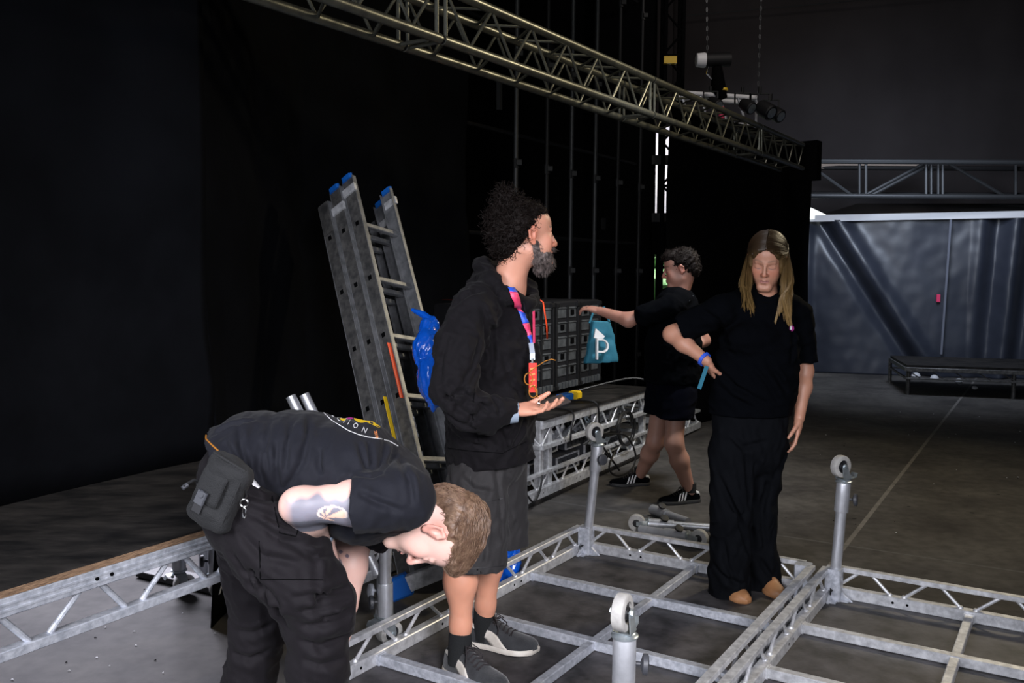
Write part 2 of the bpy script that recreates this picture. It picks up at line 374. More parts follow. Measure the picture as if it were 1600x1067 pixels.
# ------------------------------------------------------------------ the place: floor, drapes, walls, roof
D1 = V((.54, .8417, 0)); D2 = V((.8417, -.54, 0)); UP = V((0, 0, 1))
def struct(o): o['kind'] = 'structure'; return o
def floor_mat():
    m = bpy.data.materials.new('stage_floor'); m.use_nodes = True; nt = m.node_tree; b = nt.nodes['Principled BSDF']; L = nt.links.new
    tc = nt.nodes.new('ShaderNodeTexCoord'); geo = nt.nodes.new('ShaderNodeNewGeometry')
    def N(t, **k):
        n = nt.nodes.new(t)
        for a, v in k.items(): setattr(n, a, v)
        return n
    n1 = N('ShaderNodeTexNoise'); n1.inputs['Scale'].default_value = 1.6; n1.inputs['Detail'].default_value = 9; n1.inputs['Roughness'].default_value = .65
    L(geo.outputs['Position'], n1.inputs['Vector'])
    r1 = N('ShaderNodeValToRGB'); e = r1.color_ramp.elements; e[0].position = .34; e[1].position = .68
    e[0].color = (.040, .037, .037, 1); e[1].color = (.100, .094, .088, 1); L(n1.outputs['Fac'], r1.inputs[0])
    n2 = N('ShaderNodeTexNoise'); n2.inputs['Scale'].default_value = 14; n2.inputs['Detail'].default_value = 8; L(geo.outputs['Position'], n2.inputs['Vector'])
    r2 = N('ShaderNodeValToRGB'); e = r2.color_ramp.elements; e[0].position = .25; e[0].color = (.45, .45, .45, 1); e[1].position = .6; e[1].color = (1, 1, 1, 1)
    L(n2.outputs['Fac'], r2.inputs[0])
    mx = N('ShaderNodeMix', data_type='RGBA', blend_type='MULTIPLY'); mx.inputs[0].default_value = .7; L(r1.outputs[0], mx.inputs[6]); L(r2.outputs[0], mx.inputs[7])
    # seams of the floor sheets
    dirs = [((-.853, .521, 0), (1.865, 4.868), 2.44), ((.521, .853, 0), (1.862, 4.853), 1.95)]
    last = mx.outputs[2]
    for d, o, per in dirs:
        dt = N('ShaderNodeVectorMath', operation='DOT_PRODUCT'); L(geo.outputs['Position'], dt.inputs[0]); dt.inputs[1].default_value = d
        a = N('ShaderNodeMath', operation='SUBTRACT'); L(dt.outputs['Value'], a.inputs[0]); a.inputs[1].default_value = o[0]*d[0]+o[1]*d[1]
        q = N('ShaderNodeMath', operation='PINGPONG'); L(a.outputs[0], q.inputs[0]); q.inputs[1].default_value = per
        q2 = N('ShaderNodeMath', operation='LESS_THAN'); L(q.outputs[0], q2.inputs[0]); q2.inputs[1].default_value = .013 if d[0] < 0 else .008
        nz = N('ShaderNodeMath', operation='MULTIPLY'); L(q2.outputs[0], nz.inputs[0]); L(r2.outputs[0], nz.inputs[1])
        mm = N('ShaderNodeMix', data_type='RGBA'); L(nz.outputs[0], mm.inputs[0]); L(last, mm.inputs[6]); mm.inputs[7].default_value = (.17, .16, .15, 1) if d[0] < 0 else (.10, .10, .10, 1)
        last = mm.outputs[2]
    v = N('ShaderNodeTexVoronoi'); v.inputs['Scale'].default_value = 3.1; L(geo.outputs['Position'], v.inputs['Vector'])
    lt = N('ShaderNodeMath', operation='LESS_THAN'); L(v.outputs['Distance'], lt.inputs[0]); lt.inputs[1].default_value = .045
    m3 = N('ShaderNodeMix', data_type='RGBA'); L(lt.outputs[0], m3.inputs[0]); L(last, m3.inputs[6]); m3.inputs[7].default_value = (.012, .012, .012, 1)
    L(m3.outputs[2], b.inputs['Base Color']); b.inputs['Roughness'].default_value = .8; b.inputs['Specular IOR Level'].default_value = .22
    bp = N('ShaderNodeBump'); bp.inputs['Strength'].default_value = .25; bp.inputs['Distance'].default_value = .005; L(n2.outputs['Fac'], bp.inputs['Height']); L(bp.outputs[0], b.inputs['Normal'])
    return m
MT['floor'] = floor_mat()
mb = MB(); mb.add([(-12, -6, 0), (14, -6, 0), (14, 18, 0), (-12, 18, 0)], [(0, 1, 2, 3)]); struct(mb.build('floor', 'floor'))
mb = MB(); mb.box((1, 6, 7.05), 26, 24, .1); struct(mb.build('ceiling', 'drape'))
mb = MB(); mb.box((10.5, 6, 3.5), .1, 24, 7); struct(mb.build('wall_right', 'drape'))
MT['backwall'] = mat('dark_roof_cloth', (.030, .026, .027), .9, 0, .1, 2, 0, .6, (.042, .037, .038), spec=.2)
MT['tarp'] = mat('back_tarpaulin', (.022, .026, .038), .36, 0, .12, 5, 0, 1.2, (.036, .041, .058), spec=.6)

def drape(name, pts, zt, zb, m, fold=.04, n=160, nz=30, seed=1, wave=9, sag=None, kind='structure', thick=.006):
    pts = [V((p[0], p[1], 0)) for p in pts]; L = [0]
    for i in range(1, len(pts)): L.append(L[-1]+(pts[i]-pts[i-1]).length)
    def at(s):
        s *= L[-1]
        for i in range(1, len(pts)):
            if s <= L[i] or i == len(pts)-1:
                t = (s-L[i-1])/(L[i]-L[i-1]); d = (pts[i]-pts[i-1]).normalized(); return pts[i-1].lerp(pts[i], t), V((d.y, -d.x, 0))
    def fn(u, v):
        p, nn = at(u); t = zt(u) if callable(zt) else zt; b = zb(u) if callable(zb) else zb; z = b+(t-b)*v
        x = u*L[-1]
        f = fold*(math.sin(x*wave+1.5*noise.noise((x*.8, z*.3, seed)))*.5+noise.noise((x*2.2, z*.7, seed+3))*1.2+noise.noise((x*.9+z*.6, z*.5, seed+9))*1.2)
        if sag: f += sag(x, z)
        return p+nn*f+V((0, 0, z))
    mb = MB(); mb.grid(fn, n, nz); o = mb.build(name, m, smooth=0); o.data.shade_smooth()
    md = o.modifiers.new('t', 'SOLIDIFY'); md.thickness = thick
    if kind: o['kind'] = kind
    return o
EDGE = lambda t: V((-1.237, 2.15, 0))+V((.516, .857, 0))*t      # front edge of the left platform
def crease(x, z):
    return -.03*math.exp(-((z-1.78+.03*math.sin(x*2))/.035)**2)*(1 if x < 6 else 0)+.05*math.exp(-((z-1.02)/.2)**2)
drape('wall_left', [(-4.6, -2.0), (-1.98, 2.55), (-1.28, 3.69)], 6.9, .735, 'drape', .035, 200, 60, 2, 5, crease)
drape('wall_left', [(-1.285, 3.69), (-1.26, 5.4), (-.42, 7.8)], 6.9, .0, 'drape', .04, 160, 40, 4, 5, lambda x, z: -.05*math.exp(-((z-1.5-.4*x*.3)/.05)**2))
drape('wall_back', [(2.52, 14.2), (10.5, 14.2)], 6.95, 2.3, 'backwall', .03, 60, 20, 5, 1.2)
mb = MB(); mb.box((1.78, 14.25, 5.4), 1.6, .06, 3.1); struct(mb.build('wall_back', 'backwall'))
mb = MB(); mb.box((-4.0, 14.2, 3.5), 10.0, .1, 7); struct(mb.build('wall_back', 'black'))
mb = MB(); mb.box((-7.0, 6, 3.5), .1, 24, 7); struct(mb.build('wall_left', 'black'))
# rear tarpaulin with its folds
def tfold(x, z):
    f = .10*math.exp(-((x-.55-(2.3-z)*.62)/.16)**2)-.10*math.exp(-((x-.30-(2.3-z)*.62)/.12)**2)
    f += .06*math.exp(-((x-.12)/.08)**2)
    if x > 2.35: f += .09*math.sin((x-2.35)*13+.9*(2.3-z))*min(1, (x-2.35)*3)
    f += .06*noise.noise((x*1.2+z*.5, z*.8-x*.4, 7))+.008*noise.noise((x*6, z*5, 3))
    return f
tp = drape('tarpaulin', [(4.42, 13.75), (8.6, 12.3)], 2.33, .0, 'tarp', .012, 260, 90, 11, 1.0, tfold, kind=None)
prop(tp, 'creased dark blue-grey tarpaulin closing the rear of the stage behind the low platform', 'tarpaulin')
td = (V((8.6, 12.3, 0))-V((4.42, 13.75, 0))).normalized(); tn = V((td.y, -td.x, 0))
mb = MB(); mb.beam(V((4.42, 13.75, 2.36))+tn*.06, V((8.6, 12.3, 2.36))+tn*.06, .05, .10); o = mb.build('beam', 'white'); prop(o, 'pale horizontal rail along the top of the rear tarpaulin', 'rail')
MT['seamline'] = mat('pale_seam_tape', (.16, .17, .21), .5)
a = P(1464, 347, 13.35); mb = MB(); mb.beam(V((a.x, a.y-.42, 2.30)), V((a.x-.07, a.y-.42, .35)), .03, .012); o = mb.build('strap', 'seamline'); prop(o, 'thin pale vertical strap hanging down the middle of the rear tarpaulin', 'strap')
a = P(1466, 466, 13.05); mb = MB(); mb.box(a, .05, .02, .11); o = mb.build('tape_mark', 'lan_pink'); prop(o, 'small pink tape mark beside the pale strap on the tarpaulin', 'tape')
# sloping brown canopy behind the rear truss
mb = MB(); a, b = P(1268, 345, 13.9), P(1330, 318, 13.9); mb.add([P(1266, 341, 14.0), P(1640, 341, 13.4), P(1640, 318, 14.1), P(1340, 318, 14.1)], [(0, 1, 2, 3)])
o = mb.build('canopy', 'brownroof', solid=.02); prop(o, 'dark brown tent canopy above the rear tarpaulin', 'canopy')
# black drape hanging behind the far man
drape('side_curtain', [(1.50, 8.6), (3.52, 10.55)], lambda u: 2.98+.55*(1-u)*.3, 0, 'black', .03, 80, 20, 8, 6, kind=None)
prop(bpy.data.objects['side_curtain'], 'flat black masking curtain hanging behind the young woman', 'curtain')

# ------------------------------------------------------------------ stage deck parts
def side_rail(t, a, b, zb=.02, zt=.165, hb=.05, period=.275, m='alu', flip=False, ht=.022, names=('bottom_chord', 'top_chord')):
    a, b = V(a), V(b); L = (b-a).length; d = (b-a)/L; side = d.cross(UP)
    mb = MB(); mb.beam(a+UP*(zb+hb/2), b+UP*(zb+hb/2), .042, hb)
    for q in range(0, int(L/.56)):       # bolt holes shown as dark studs
        c = a+d*(.28+q*.56)+UP*(zb+hb/2)
        for e in (-.03, .03):
            for sgn in (1, -1): mb.cur = 1; mb.cyl(c+d*e+side*sgn*.0205, c+d*e+side*sgn*.0216, .006, 10); mb.cur = 0
    mb.build(names[0], [m, 'black'], t)
    mb = MB(); mb.beam(a+UP*(zt-ht/2), b+UP*(zt-ht/2), .034, ht); mb.build(names[1], m, t)
    z0, z1 = (zb+hb, zt-ht)
    n = max(1, int(L/period)); per = L/n
    for i in range(n):
        s = i*per
        for (p, q) in ((.34, .03), (.56, .82)):
            mb = MB(); mb.cyl(a+d*(s+per*p)+UP*z1, a+d*(s+per*q)+UP*z0, .0075, 8)
            mb.lathe(a+d*(s+per*q)+UP*(z0-.001), UP, [(0, .013), (.006, .011), (.01, .008)], 10)
            mb.build('brace', m, t)
def caster(t, c, axis_dir, up=1, scale=1, roll=0, knob=None):
    """c: end of the pole tube, up=+1 wheel above it, -1 below. returns parts"""
    U = UP*up; ad = V(axis_dir).normalized(); side = ad.cross(U).normalized()
    r = .05*scale; wc = c+U*(.072*scale)+side*.022*scale
    tire = MB(); tire.lathe(wc-ad*.0175, ad, [(0, .030), (0, .044), (.003, .049), (.010, .0505), (.025, .0505), (.032, .049), (.035, .044), (.035, .030), (.0175, .029)], 40)
    o = tire.build('wheel', 'wheel', t)
    hub = MB(); hub.lathe(wc-ad*.014, ad, [(0, .006), (0, .012), (-.004, .013), (-.004, .016), (.004, .018), (.004, .034), (.024, .034), (.024, .018), (.032, .016), (.032, .006)], 28)
    hub.build('wheel_hub', 'blackplastic', o)
    br = MB()
    br.lathe(c-U*.004, U, [(0, .020), (0, .034), (.003, .037), (.007, .037), (.009, .033), (.012, .031), (.016, .025), (.018, .01)], 28)
    for sg in (-1, 1):
        o_ = ad*sg*.0245
        poly = [c+U*.012-side*.022, c+U*.012+side*.026, wc+side*.014-U*.004, wc+side*.010+U*.010, wc-side*.004+U*.014, wc-side*.015+U*.004]
        br.prism([q+o_-ad*.0015 for q in poly], ad*.003)
    br.cyl(wc-ad*.03, wc+ad*.03, .0055, 12); br.lathe(wc+ad*.026, ad, [(0, .010), (.006, .010), (.007, .006)], 6); br.lathe(wc-ad*.033, ad, [(0, .006), (.001, .010), (.007, .010)], 6)
    br.beam(c+U*.014-side*.024, c+U*.014+side*.026, .052, .003)
    br.build('caster_bracket', 'zinc', t)
    bk = MB()   # brake lever sticking out past the wheel
    p0 = c+U*.012-side*.02; p1 = c+U*.016-side*.055; p2 = c+U*.034-side*.066
    bk.prism([p0-ad*.022, p0+ad*.022, p1+ad*.02, p1-ad*.02], U*.003); bk.prism([p1-ad*.02, p1+ad*.02, p2+ad*.017, p2-ad*.017], -side*.003)
    bk.cyl(p0-side*.012-ad*.012+U*.012, p0-side*.012+ad*.012+U*.012, .007, 12)
    bk.build('brake_lever', 'zinc', t)
def leg(t, base, top, sleeve=.14, r=.024, rs=.0305, wheel=True, up=1, ax=(1, .2, 0), knobdir=(1, -.3, 0), name='leg', km='greyplastic', knob_t=.55, kr=.028):
    base, top = V(base), V(top); d = (top-base).normalized()
    s0 = top-d*sleeve
    o = MB().cyl(base, top-d*.005, r, 28).build(name, 'pole', t); par = t
    mb = MB(); mb.lathe(s0, d, [(0, r), (0, rs), (.003, rs+.001), (sleeve-.003, rs+.001), (sleeve, rs), (sleeve, r)], 32); mb.build('sleeve', 'pole', o)
    kd = V(knobdir).normalized(); kc = s0+d*sleeve*knob_t
    mb = MB(); mb.cyl(kc+kd*rs*.9, kc+kd*(rs+.022), .006, 12); mb.lathe(kc+kd*(rs+.014), kd, [(0, .008), (.002, kr*.55), (.006, kr), (.018, kr), (.021, kr*.8), (.021, .004)], 24)
    mb.build('clamp_knob', km, o)
    if wheel: caster(o, top, ax, up)
    return o
def socket(t, c, h=.165, s=.07):
    mb = MB(); mb.beam(c+UP*.02, c+UP*h, s, s, D1, .006)
    for dd in (D1, D2, -D1, -D2): mb.prism([c+dd*.035+UP*.021, c+dd*.085+UP*.021, c+dd*.035+UP*.06], dd.cross(UP)*.012)
    mb.beam(c-D1*.07+UP*.024, c+D1*.07+UP*.024, .05, .008); mb.beam(c-D2*.07+UP*.024, c+D2*.07+UP*.024, .05, .008)
    mb.build('corner_socket', 'galv', t)
    mb = MB(); mb.cyl(c-D1*.035+UP*.07, c-D1*.06+UP*.07, .005, 10); mb.beam(c-D1*.058-UP*(-.055), c-D1*.058+UP*.085, .004, .012); mb.build('thumb_screw', 'steelblack', t)
def bar(t, a, b, w_=.040, h=.038, z=.022, m='galv', name='cross_bar'):
    a, b = V(a), V(b); mb = MB(); mb.beam(a+UP*(z+h/2), b+UP*(z+h/2), w_, h); d = (b-a).normalized()
    for e, s in ((a, 1), (b, -1)): mb.beam(e+d*s*.0+UP*(z+h/2), e+d*s*.012+UP*(z+h/2), w_+.012, h+.004)
    mb.build(name, m, t)

# upturned deck 1 (the one the two people stand in)
O1 = V((.395, 4.66, 0)); U1, L1 = 1.14, 2.05
T1 = thing('stage_deck', O1+D2*U1/2-D1*L1/2, 'upturned aluminium stage deck the bearded man and young woman stand in, legs upward', 'stage deck', 'upturned stage decks')
def pt1(u, v): return O1+D2*u-D1*v
mb = MB(); c4 = [pt1(-.065, -.065), pt1(U1+.062, -.065), pt1(U1+.062, L1+.065), pt1(-.065, L1+.065)]; mb.prism(c4, UP*.02); mb.build('deck_panel', 'deck_under', T1)
side_rail(T1, pt1(-.04, L1), pt1(-.04, 0), m='alu'); side_rail(T1, pt1(0, -.04), pt1(U1, -.04), m='alu')
side_rail(T1, pt1(U1+.037, 0), pt1(U1+.037, L1), m='alu'); side_rail(T1, pt1(0, L1+.04), pt1(U1, L1+.04), m='alu')
for u, v in ((0, 0), (U1, 0), (0, L1), (U1, L1)): socket(T1, pt1(u, v))
ends = [0, .51, 1.07, 1.63, 2.05]
for v in ends[1:4]: bar(T1, pt1(-.02, v), pt1(U1+.02, v))
for i in range(4): bar(T1, pt1(.60, ends[i]+(.0 if i else -.02)), pt1(.60, ends[i+1]), .034, .034)
leg(T1, pt1(0, 0)+UP*.03, P(934, 695, 4.63), ax=(.5, -.86, 0), knobdir=(.5, -.85, 0), knob_t=.5)
leg(T1, (.296, 2.325, .03), P(976, 993, 2.32), ax=(.86, -.42, .0), knobdir=(1, -.10, -.05), knob_t=.47)
leg(T1, (-.665, 2.73, .03), V((-.665, 2.73, .53)), ax=(1, 0, 0), knobdir=(-1, -.2, 0), wheel=False)
# upturned deck 2, to the right
O2 = V((1.475, 3.985, 0)); U2, L2 = 1.14, 2.05
def pt2(u, v): return O2+D2*u-D1*v
T2 = thing('stage_deck', O2+D2*U2/2-D1*L2/2, 'upturned aluminium stage deck at the right edge, one caster leg at its corner', 'stage deck', 'upturned stage decks')
mb = MB(); mb.prism([pt2(-.058, -.065), pt2(U2+.065, -.065), pt2(U2+.065, L2+.065), pt2(-.058, L2+.065)], UP*.02); mb.build('deck_panel', 'deck_under', T2)
side_rail(T2, pt2(-.035, L2), pt2(-.035, 0)); side_rail(T2, pt2(0, -.04), pt2(U2, -.04)); side_rail(T2, pt2(U2+.04, 0), pt2(U2+.04, L2)); side_rail(T2, pt2(0, L2+.04), pt2(U2, L2+.04))
for u, v in ((0, 0), (U2, 0), (0, L2), (U2, L2)): socket(T2, pt2(u, v))
e2 = [0, .47, .96, 1.5, 2.05]
for v in e2[1:4]: bar(T2, pt2(-.02, v), pt2(U2+.02, v), m='alu')
for i in range(4): bar(T2, pt2(.555, e2[i]+(.0 if i else -.02)), pt2(.555, e2[i+1]), .034, .034, m='alu')
leg(T2, pt2(.0, 0)+UP*.03, P(1318.5, 752, 3.98), ax=(.45, -.9, 0), knobdir=(1, -.5, .05), knob_t=.42)
# third frame, its chord and lattice show behind the bending man's arm
T3 = thing('stage_deck', (-.95, 4.05, 0), 'upturned pale stage deck on the floor behind the bending man', 'stage deck', 'upturned stage decks')
def pt3(u, v): return F(648, 866, .1)*0+V((-.62, 4.36, 0))+D1*u-D2*v
mb = MB(); mb.prism([pt3(.1, .02), pt3(.1, .5), pt3(-.45, .5), pt3(-.45, .02)], UP*.02); mb.build('deck_panel', 'alu', T3)
side_rail(T3, pt3(.1, 0), pt3(-.45, 0)); side_rail(T3, pt3(.1, 0), pt3(.1, .5)); side_rail(T3, pt3(-.45, .5), pt3(.1, .5)); side_rail(T3, pt3(-.45, 0), pt3(-.45, .5))

# ------------------------------------------------------------------ platform on the left (deck right way up, on casters)
TP = thing('rolling_riser', EDGE(.9)-V((.857, -.516, 0))*.5, 'low black plywood stage platform with a worn wooden edge on a silver lattice frame', 'platform')
PN = V((-.857, .516, 0)); PZ = .732
def ptp(t, n): return EDGE(t)+PN*n
LB, LE = -1.6, 1.62
mb = MB(); mb.prism([ptp(LB, 0)+UP*(PZ-.004), ptp(LE, 0)+UP*(PZ-.004), ptp(LE, 1.2)+UP*(PZ-.004), ptp(LB, 1.2)+UP*(PZ-.004)], UP*.006); mb.build('deck_panel', 'ply', TP)
mb = MB(); mb.prism([ptp(LB, 0)+UP*(PZ-.022), ptp(LE, 0)+UP*(PZ-.022), ptp(LE, 1.2)+UP*(PZ-.022), ptp(LB, 1.2)+UP*(PZ-.022)], UP*.018); mb.build('ply_edge', 'woodedge', TP)
def riser_rail(a, b):
    d = (b-a).normalized(); L = (b-a).length; s = d.cross(UP)
    mb = MB(); mb.beam(a+UP*(PZ-.048), b+UP*(PZ-.048), .045, .05, ch=.003)
    mb.beam(a+UP*(PZ-.04)+s*.023, b+UP*(PZ-.04)+s*.023, .003, .006); mb.beam(a+UP*(PZ-.056)+s*.023, b+UP*(PZ-.056)+s*.023, .003, .006)
    for q in range(int(L/.7)):
        for e in (-.022, .022): mb.cur = 1; mb.cyl(a+d*(.45+q*.7+e)+UP*(PZ-.048)+s*.022, a+d*(.45+q*.7+e)+UP*(PZ-.048)+s*.0255, .0055, 12); mb.cur = 0
    mb.build('top_chord', ['galv', 'black'], TP)
    mb = MB(); mb.beam(a+UP*(PZ-.172), b+UP*(PZ-.172), .036, .026); mb.build('bottom_chord', 'galv', TP)
    n = int((L-.05)/.276); s0 = .047
    for i in range(n):
        s = s0+i*.276
        for e0, e1 in ((0, .09), (.222, .150)):
            MB().cyl(a+d*(s+e0)+UP*(PZ-.16), a+d*(s+e1)+UP*(PZ-.073), .0085, 10).build('brace', 'galv', TP)
riser_rail(ptp(LB, .022), ptp(LE, .022)); riser_rail(ptp(LE-.02, .05), ptp(LE-.02, 1.15)); riser_rail(ptp(LE, 1.17), ptp(LB, 1.17))
for q in (ptp(LE-.07, .09), ptp(LE-.07, 1.1), ptp(LB+.1, .1), ptp(LB+.1, 1.1)):
    leg(TP, q+UP*.60, q+UP*.118, up=-1, ax=(.6, -.8, 0), knobdir=(-1, -.3, 0))
# a riser leg seen below the platform
q = F(281, 931); lt = thing('caster_pole', q, 'stubby caster pole seen under the silver platform edge at left', 'pole'); leg(lt, q+UP*.62, q+UP*.125, up=-1, sleeve=.12, ax=(.55, -.8, 0), knobdir=(0, 1, 0))
for i, px in enumerate((322, 345)):
    q = F(px, 905-i*3); o = MB().cyl(q+UP*.004, q+UP*.5, .034, 24).build('tube', 'pole'); prop(o, ['thick silver tube standing under the far end of the left platform, nearer the caster', 'thick silver tube under the far end of the left platform, beside the trouser leg'][i], 'tube', 'tubes under the platform')
mb = MB(); a = F(228, 897); b = F(420, 941); mb.beam(a+UP*.02, b+UP*.02, .12, .03); prop(mb.build('floor_plate', 'deck_under'), 'long flat plate lying on the floor under the left platform', 'plate')
# tag tape
a = P(352, 893, 3.6); b = P(343, 928, 3.6); mb = MB(); mb.beam(a, b, .018, .002, (1, 0, 0)); prop(mb.build('paper_tag', 'white'), 'small white paper tag dangling under the platform beside the dark trouser leg', 'tag')

# standing caster leg beside the bending man, two leaning tubes, loose legs on the floor
q = F(590, 1000); lt = thing('caster_pole', q, 'upright silver caster pole standing on its caster between the bending man and the ladder feet', 'pole', 'loose caster poles')
leg(lt, P(607, 760, 3.57), P(598, 961, 3.57), sleeve=.16, r=.0255, up=-1, ax=(.62, -.78, 0), knobdir=(-.9, -.45, .15), knob_t=.35, km='galv')
for i, (px, py, qx) in enumerate(((454, 619, 0), (475, 616, 22))):
    top = P(px, py, 4.36+.06*i); bot = P(px+136, 897-i*4, 4.24+i*.08)
    mb = MB(); mb.tube([bot, top], .0255, 28); d = (top-bot).normalized(); mb.cur = 1; mb.cyl(top, top+d*.001, .0215, 24); o = mb.build('leaning_tube', ['pole', 'black']); prop(o, ['left one of the two silver tubes leaning behind the bending man', 'right one of the two silver tubes leaning behind the bending man'][i], 'tube', 'leaning tubes')
def floor_leg(a, b, lab, wheel=True, r=.024, m='pole'):
    a, b = V(a), V(b); t = thing('caster_pole', a.lerp(b, .5)*1.0, lab, 'pole', 'loose caster poles')
    d = (b-a).normalized(); o = MB().cyl(a, b, r, 24).build('tube', m, t)
    mb = MB(); mb.lathe(b-d*.14, d, [(0, .024), (0, .031), (.14, .031), (.14, .02)], 28); mb.build('sleeve', m, t)
    mb = MB(); kd = V((.2, -.5, .8)).normalized(); mb.cyl(b-d*.07+kd*.03, b-d*.07+kd*.05, .006, 10); mb.lathe(b-d*.07+kd*.045, kd, [(0, .01), (.004, .024), (.014, .024), (.017, .01)], 20); mb.build('clamp_knob', 'steelblack', t)
    if wheel:
        s = d.cross(UP).normalized(); wc = b+d*.075
        w1 = MB(); w1.lathe(wc-s*.0175, s, [(0, .03), (0, .046), (.004, .05), (.031, .05), (.035, .046), (.035, .03)], 32); wo = w1.build('wheel', 'wheel', t)
        MB().lathe(wc-s*.02, s, [(0, .01), (.004, .03), (.036, .03), (.04, .01)], 20).build('wheel_hub', 'blackplastic', wo)
        w1 = MB(); w1.lathe(b, d, [(0, .036), (.006, .036), (.01, .03), (.015, .02)], 24)
        for sg in (-1, 1): w1.prism([b+d*.01-UP*.022+s*sg*.024, b+d*.01+UP*.022+s*sg*.024, wc+UP*.012+s*sg*.024, wc-UP*.012+s*sg*.024], s*.003*sg)
        w1.build('caster_bracket', 'zinc', t)
    return t
floor_leg(F(1075, 815, .035), F(1020, 797, .035)+V((-.0, .02, .0)), 'bright silver pole lying on the floor nearest the striped shoes', False)
floor_leg(F(1130, 826, .05)+V((.0, 0, 0)), F(1015, 818, .05), 'dull caster pole lying on the floor, middle one of the pile behind the deck')
floor_leg(F(1000, 827, .035), F(1074, 838, .05), 'dull caster pole lying on the floor right behind the deck rail')
# ------------------------------------------------------------------ ladder (three-section extension ladder leaning back)
def ladder():
    # stile directions from the photo: near stile bundle and far stile, foot to top
    lf = P(634, 905, 4.06); lt_ = P(505, 320, 4.95)          # outer stile of the back section
    ax = (lt_-lf).normalized(); L = (lt_-lf).length
    rung = V((.57, .82, 0)).normalized(); rung = (rung-ax*rung.dot(ax)).normalized()       # along the rungs
    nrm = ax.cross(rung).normalized()
    if nrm.y > 0: nrm = -nrm                                # towards the viewer
    # step between sections, seen from the side as neighbouring stiles
    stp = V((.085, -.035, .0)); stp = nrm*.090
    t = thing('extension_ladder', V((lf.x, lf.y, 0)), 'tall three-section aluminium ladder with blue plastic caps leaning back against the black drape', 'ladder')
    W = .38
    sec = [(0, 0, 0), (1, .022, .05), (2, .044, .07)]
    for i, ins, dz in sec:
        base = lf+stp*i
        for sd in (0, 1):
            a = base+rung*(sd*(W-2*ins)+ins); b = a+ax*(L-.0+dz)
            mb = MB()     # C profile: web + two flanges
            mb.beam(a, b, .006, .088, nrm, .001); mb.cur = 2
            for e in (-1, 1): mb.beam(a+nrm*e*.042+rung*(.009 if sd == 0 else -.009), b+nrm*e*.042+rung*(.009 if sd == 0 else -.009), [.022, .026][sd == 0], .004, nrm, .0008)
            mb.cur = 0
            outx = -rung if sd == 0 else rung
            if sd == 0:
                for k in range(8):
                    c = a+ax*(L-.215-.335*k)+outx*.0035
                    if L-.215-.335*k > .05:
                        mb.cur = 1; mb.beam(c-ax*.012, c+ax*.012, .003, .026, nrm, .0005); mb.cur = 0
                        mb.beam(c-ax*.016+nrm*.015, c+ax*.016+nrm*.015, .004, .003, nrm, .0005); mb.beam(c-ax*.016-nrm*.015, c+ax*.016-nrm*.015, .004, .003, nrm, .0005)
            st = mb.build('stile', ['alu_dark' if sd == 0 else 'alu_mid', 'black', 'alu_mid'], t)  # near flanges paler than the web: edge highlight put into the colour
            if i > 0:
                mb = MB(); mb.beam(b-ax*.01, b+ax*.018, .028, .078, nrm, .010); mb.build('end_cap', 'blue', t)
                mb = MB(); mb.beam(b-ax*(.10+.05*(2-i))+outx*.004, b-ax*(.055+.05*(2-i))+outx*.004, .018, .10, nrm, .001); mb.build('guide_bracket', 'alu', t)
            elif sd == 0:
                mb = MB(); mb.beam(b-ax*.19+outx*.004, b+outx*.004, .012, .072, nrm, .001); mb.build('end_bracket', 'alu_dark', t)
            mb = MB(); mb.beam(a-ax*.03, a+ax*.02, .028, .062, nrm, .006); mb.build('foot_cap', 'blue', t)
        for k in range(8):
            s = L-.215-.335*k
            if s > .05: MB().beam(base+rung*ins+ax*s, base+rung*(W-ins)+ax*s, .028, .026, nrm, .004).build('rung', 'alu_mid', t)
    # orange and yellow stickers on the front stile
    a = lf+stp*2+rung*.026+nrm*.033
    def at(px, py):   # parameter along the ladder of a picture row
        best = min(range(400), key=lambda q: abs(_proj(a+ax*(L*q/400))[1]-py)); return L*best/400
    for y0, y1, m_, n_ in ((535, 622, 'orange', 'warning_sticker'), (610, 690, 'yellow', 'warning_sticker')):
        s0, s1 = at(0, y1), at(0, y0); o = (nrm*.0+rung*.004) if m_ == 'orange' else (-nrm*.085-rung*.022)
        mb = MB(); mb.beam(a+o+ax*s0, a+o+ax*s1, .022, .003, nrm, .0005); mb.build(n_, m_, t, label=m_+' sticker')
    # stabiliser bar with blue end
    fb = P(636, 912, 4.0); fe = P(745, 868, 3.98)
    mb = MB(); mb.beam(fb, fe, .045, .075); mb.build('stabiliser_bar', 'alu', t)
    d = (fe-fb).normalized(); mb = MB(); mb.beam(fb-d*.085, fb+d*.01, .055, .105, ch=.01); mb.build('stabiliser_foot', 'blue', t)
    return t
def _proj(p):
    z = p[2]-HC; y = p[1]; d = y*cp-z*sp_; u = y*sp_+z*cp
    return 800+FOC*p[0]/d, 533.5-FOC*u/d
LAD = ladder()
def foldbag(name, outline, Y, depth, label, seed, parent=None):
    """crumpled plastic bag: silhouette in the picture plane at depth Y, real thickness"""
    cs = [P(x, y, Y) for x, y in outline]
    prims = []
    cen = sum(cs, V((0, 0, 0)))/len(cs)
    return cs, cen
def plastic_bag(name, pts, m, label, cat, seed, amp=.012):
    pr = []
    for (px, py, Y, rx, ry, rz) in pts: pr.append(el(P(px, py, Y), (rx, ry, rz), k=.03))
    wv = waves(seed, (60, 130), amp, dirs=[(1, .2, .15), (1, 0, -.2), (.6, .7, .1)], ridged=True)
    o = sdf_obj(name, pr, .006, m, disp=lambda p: wv(p), amp=amp*3.5, it=1)
    return prop(o, label, cat)
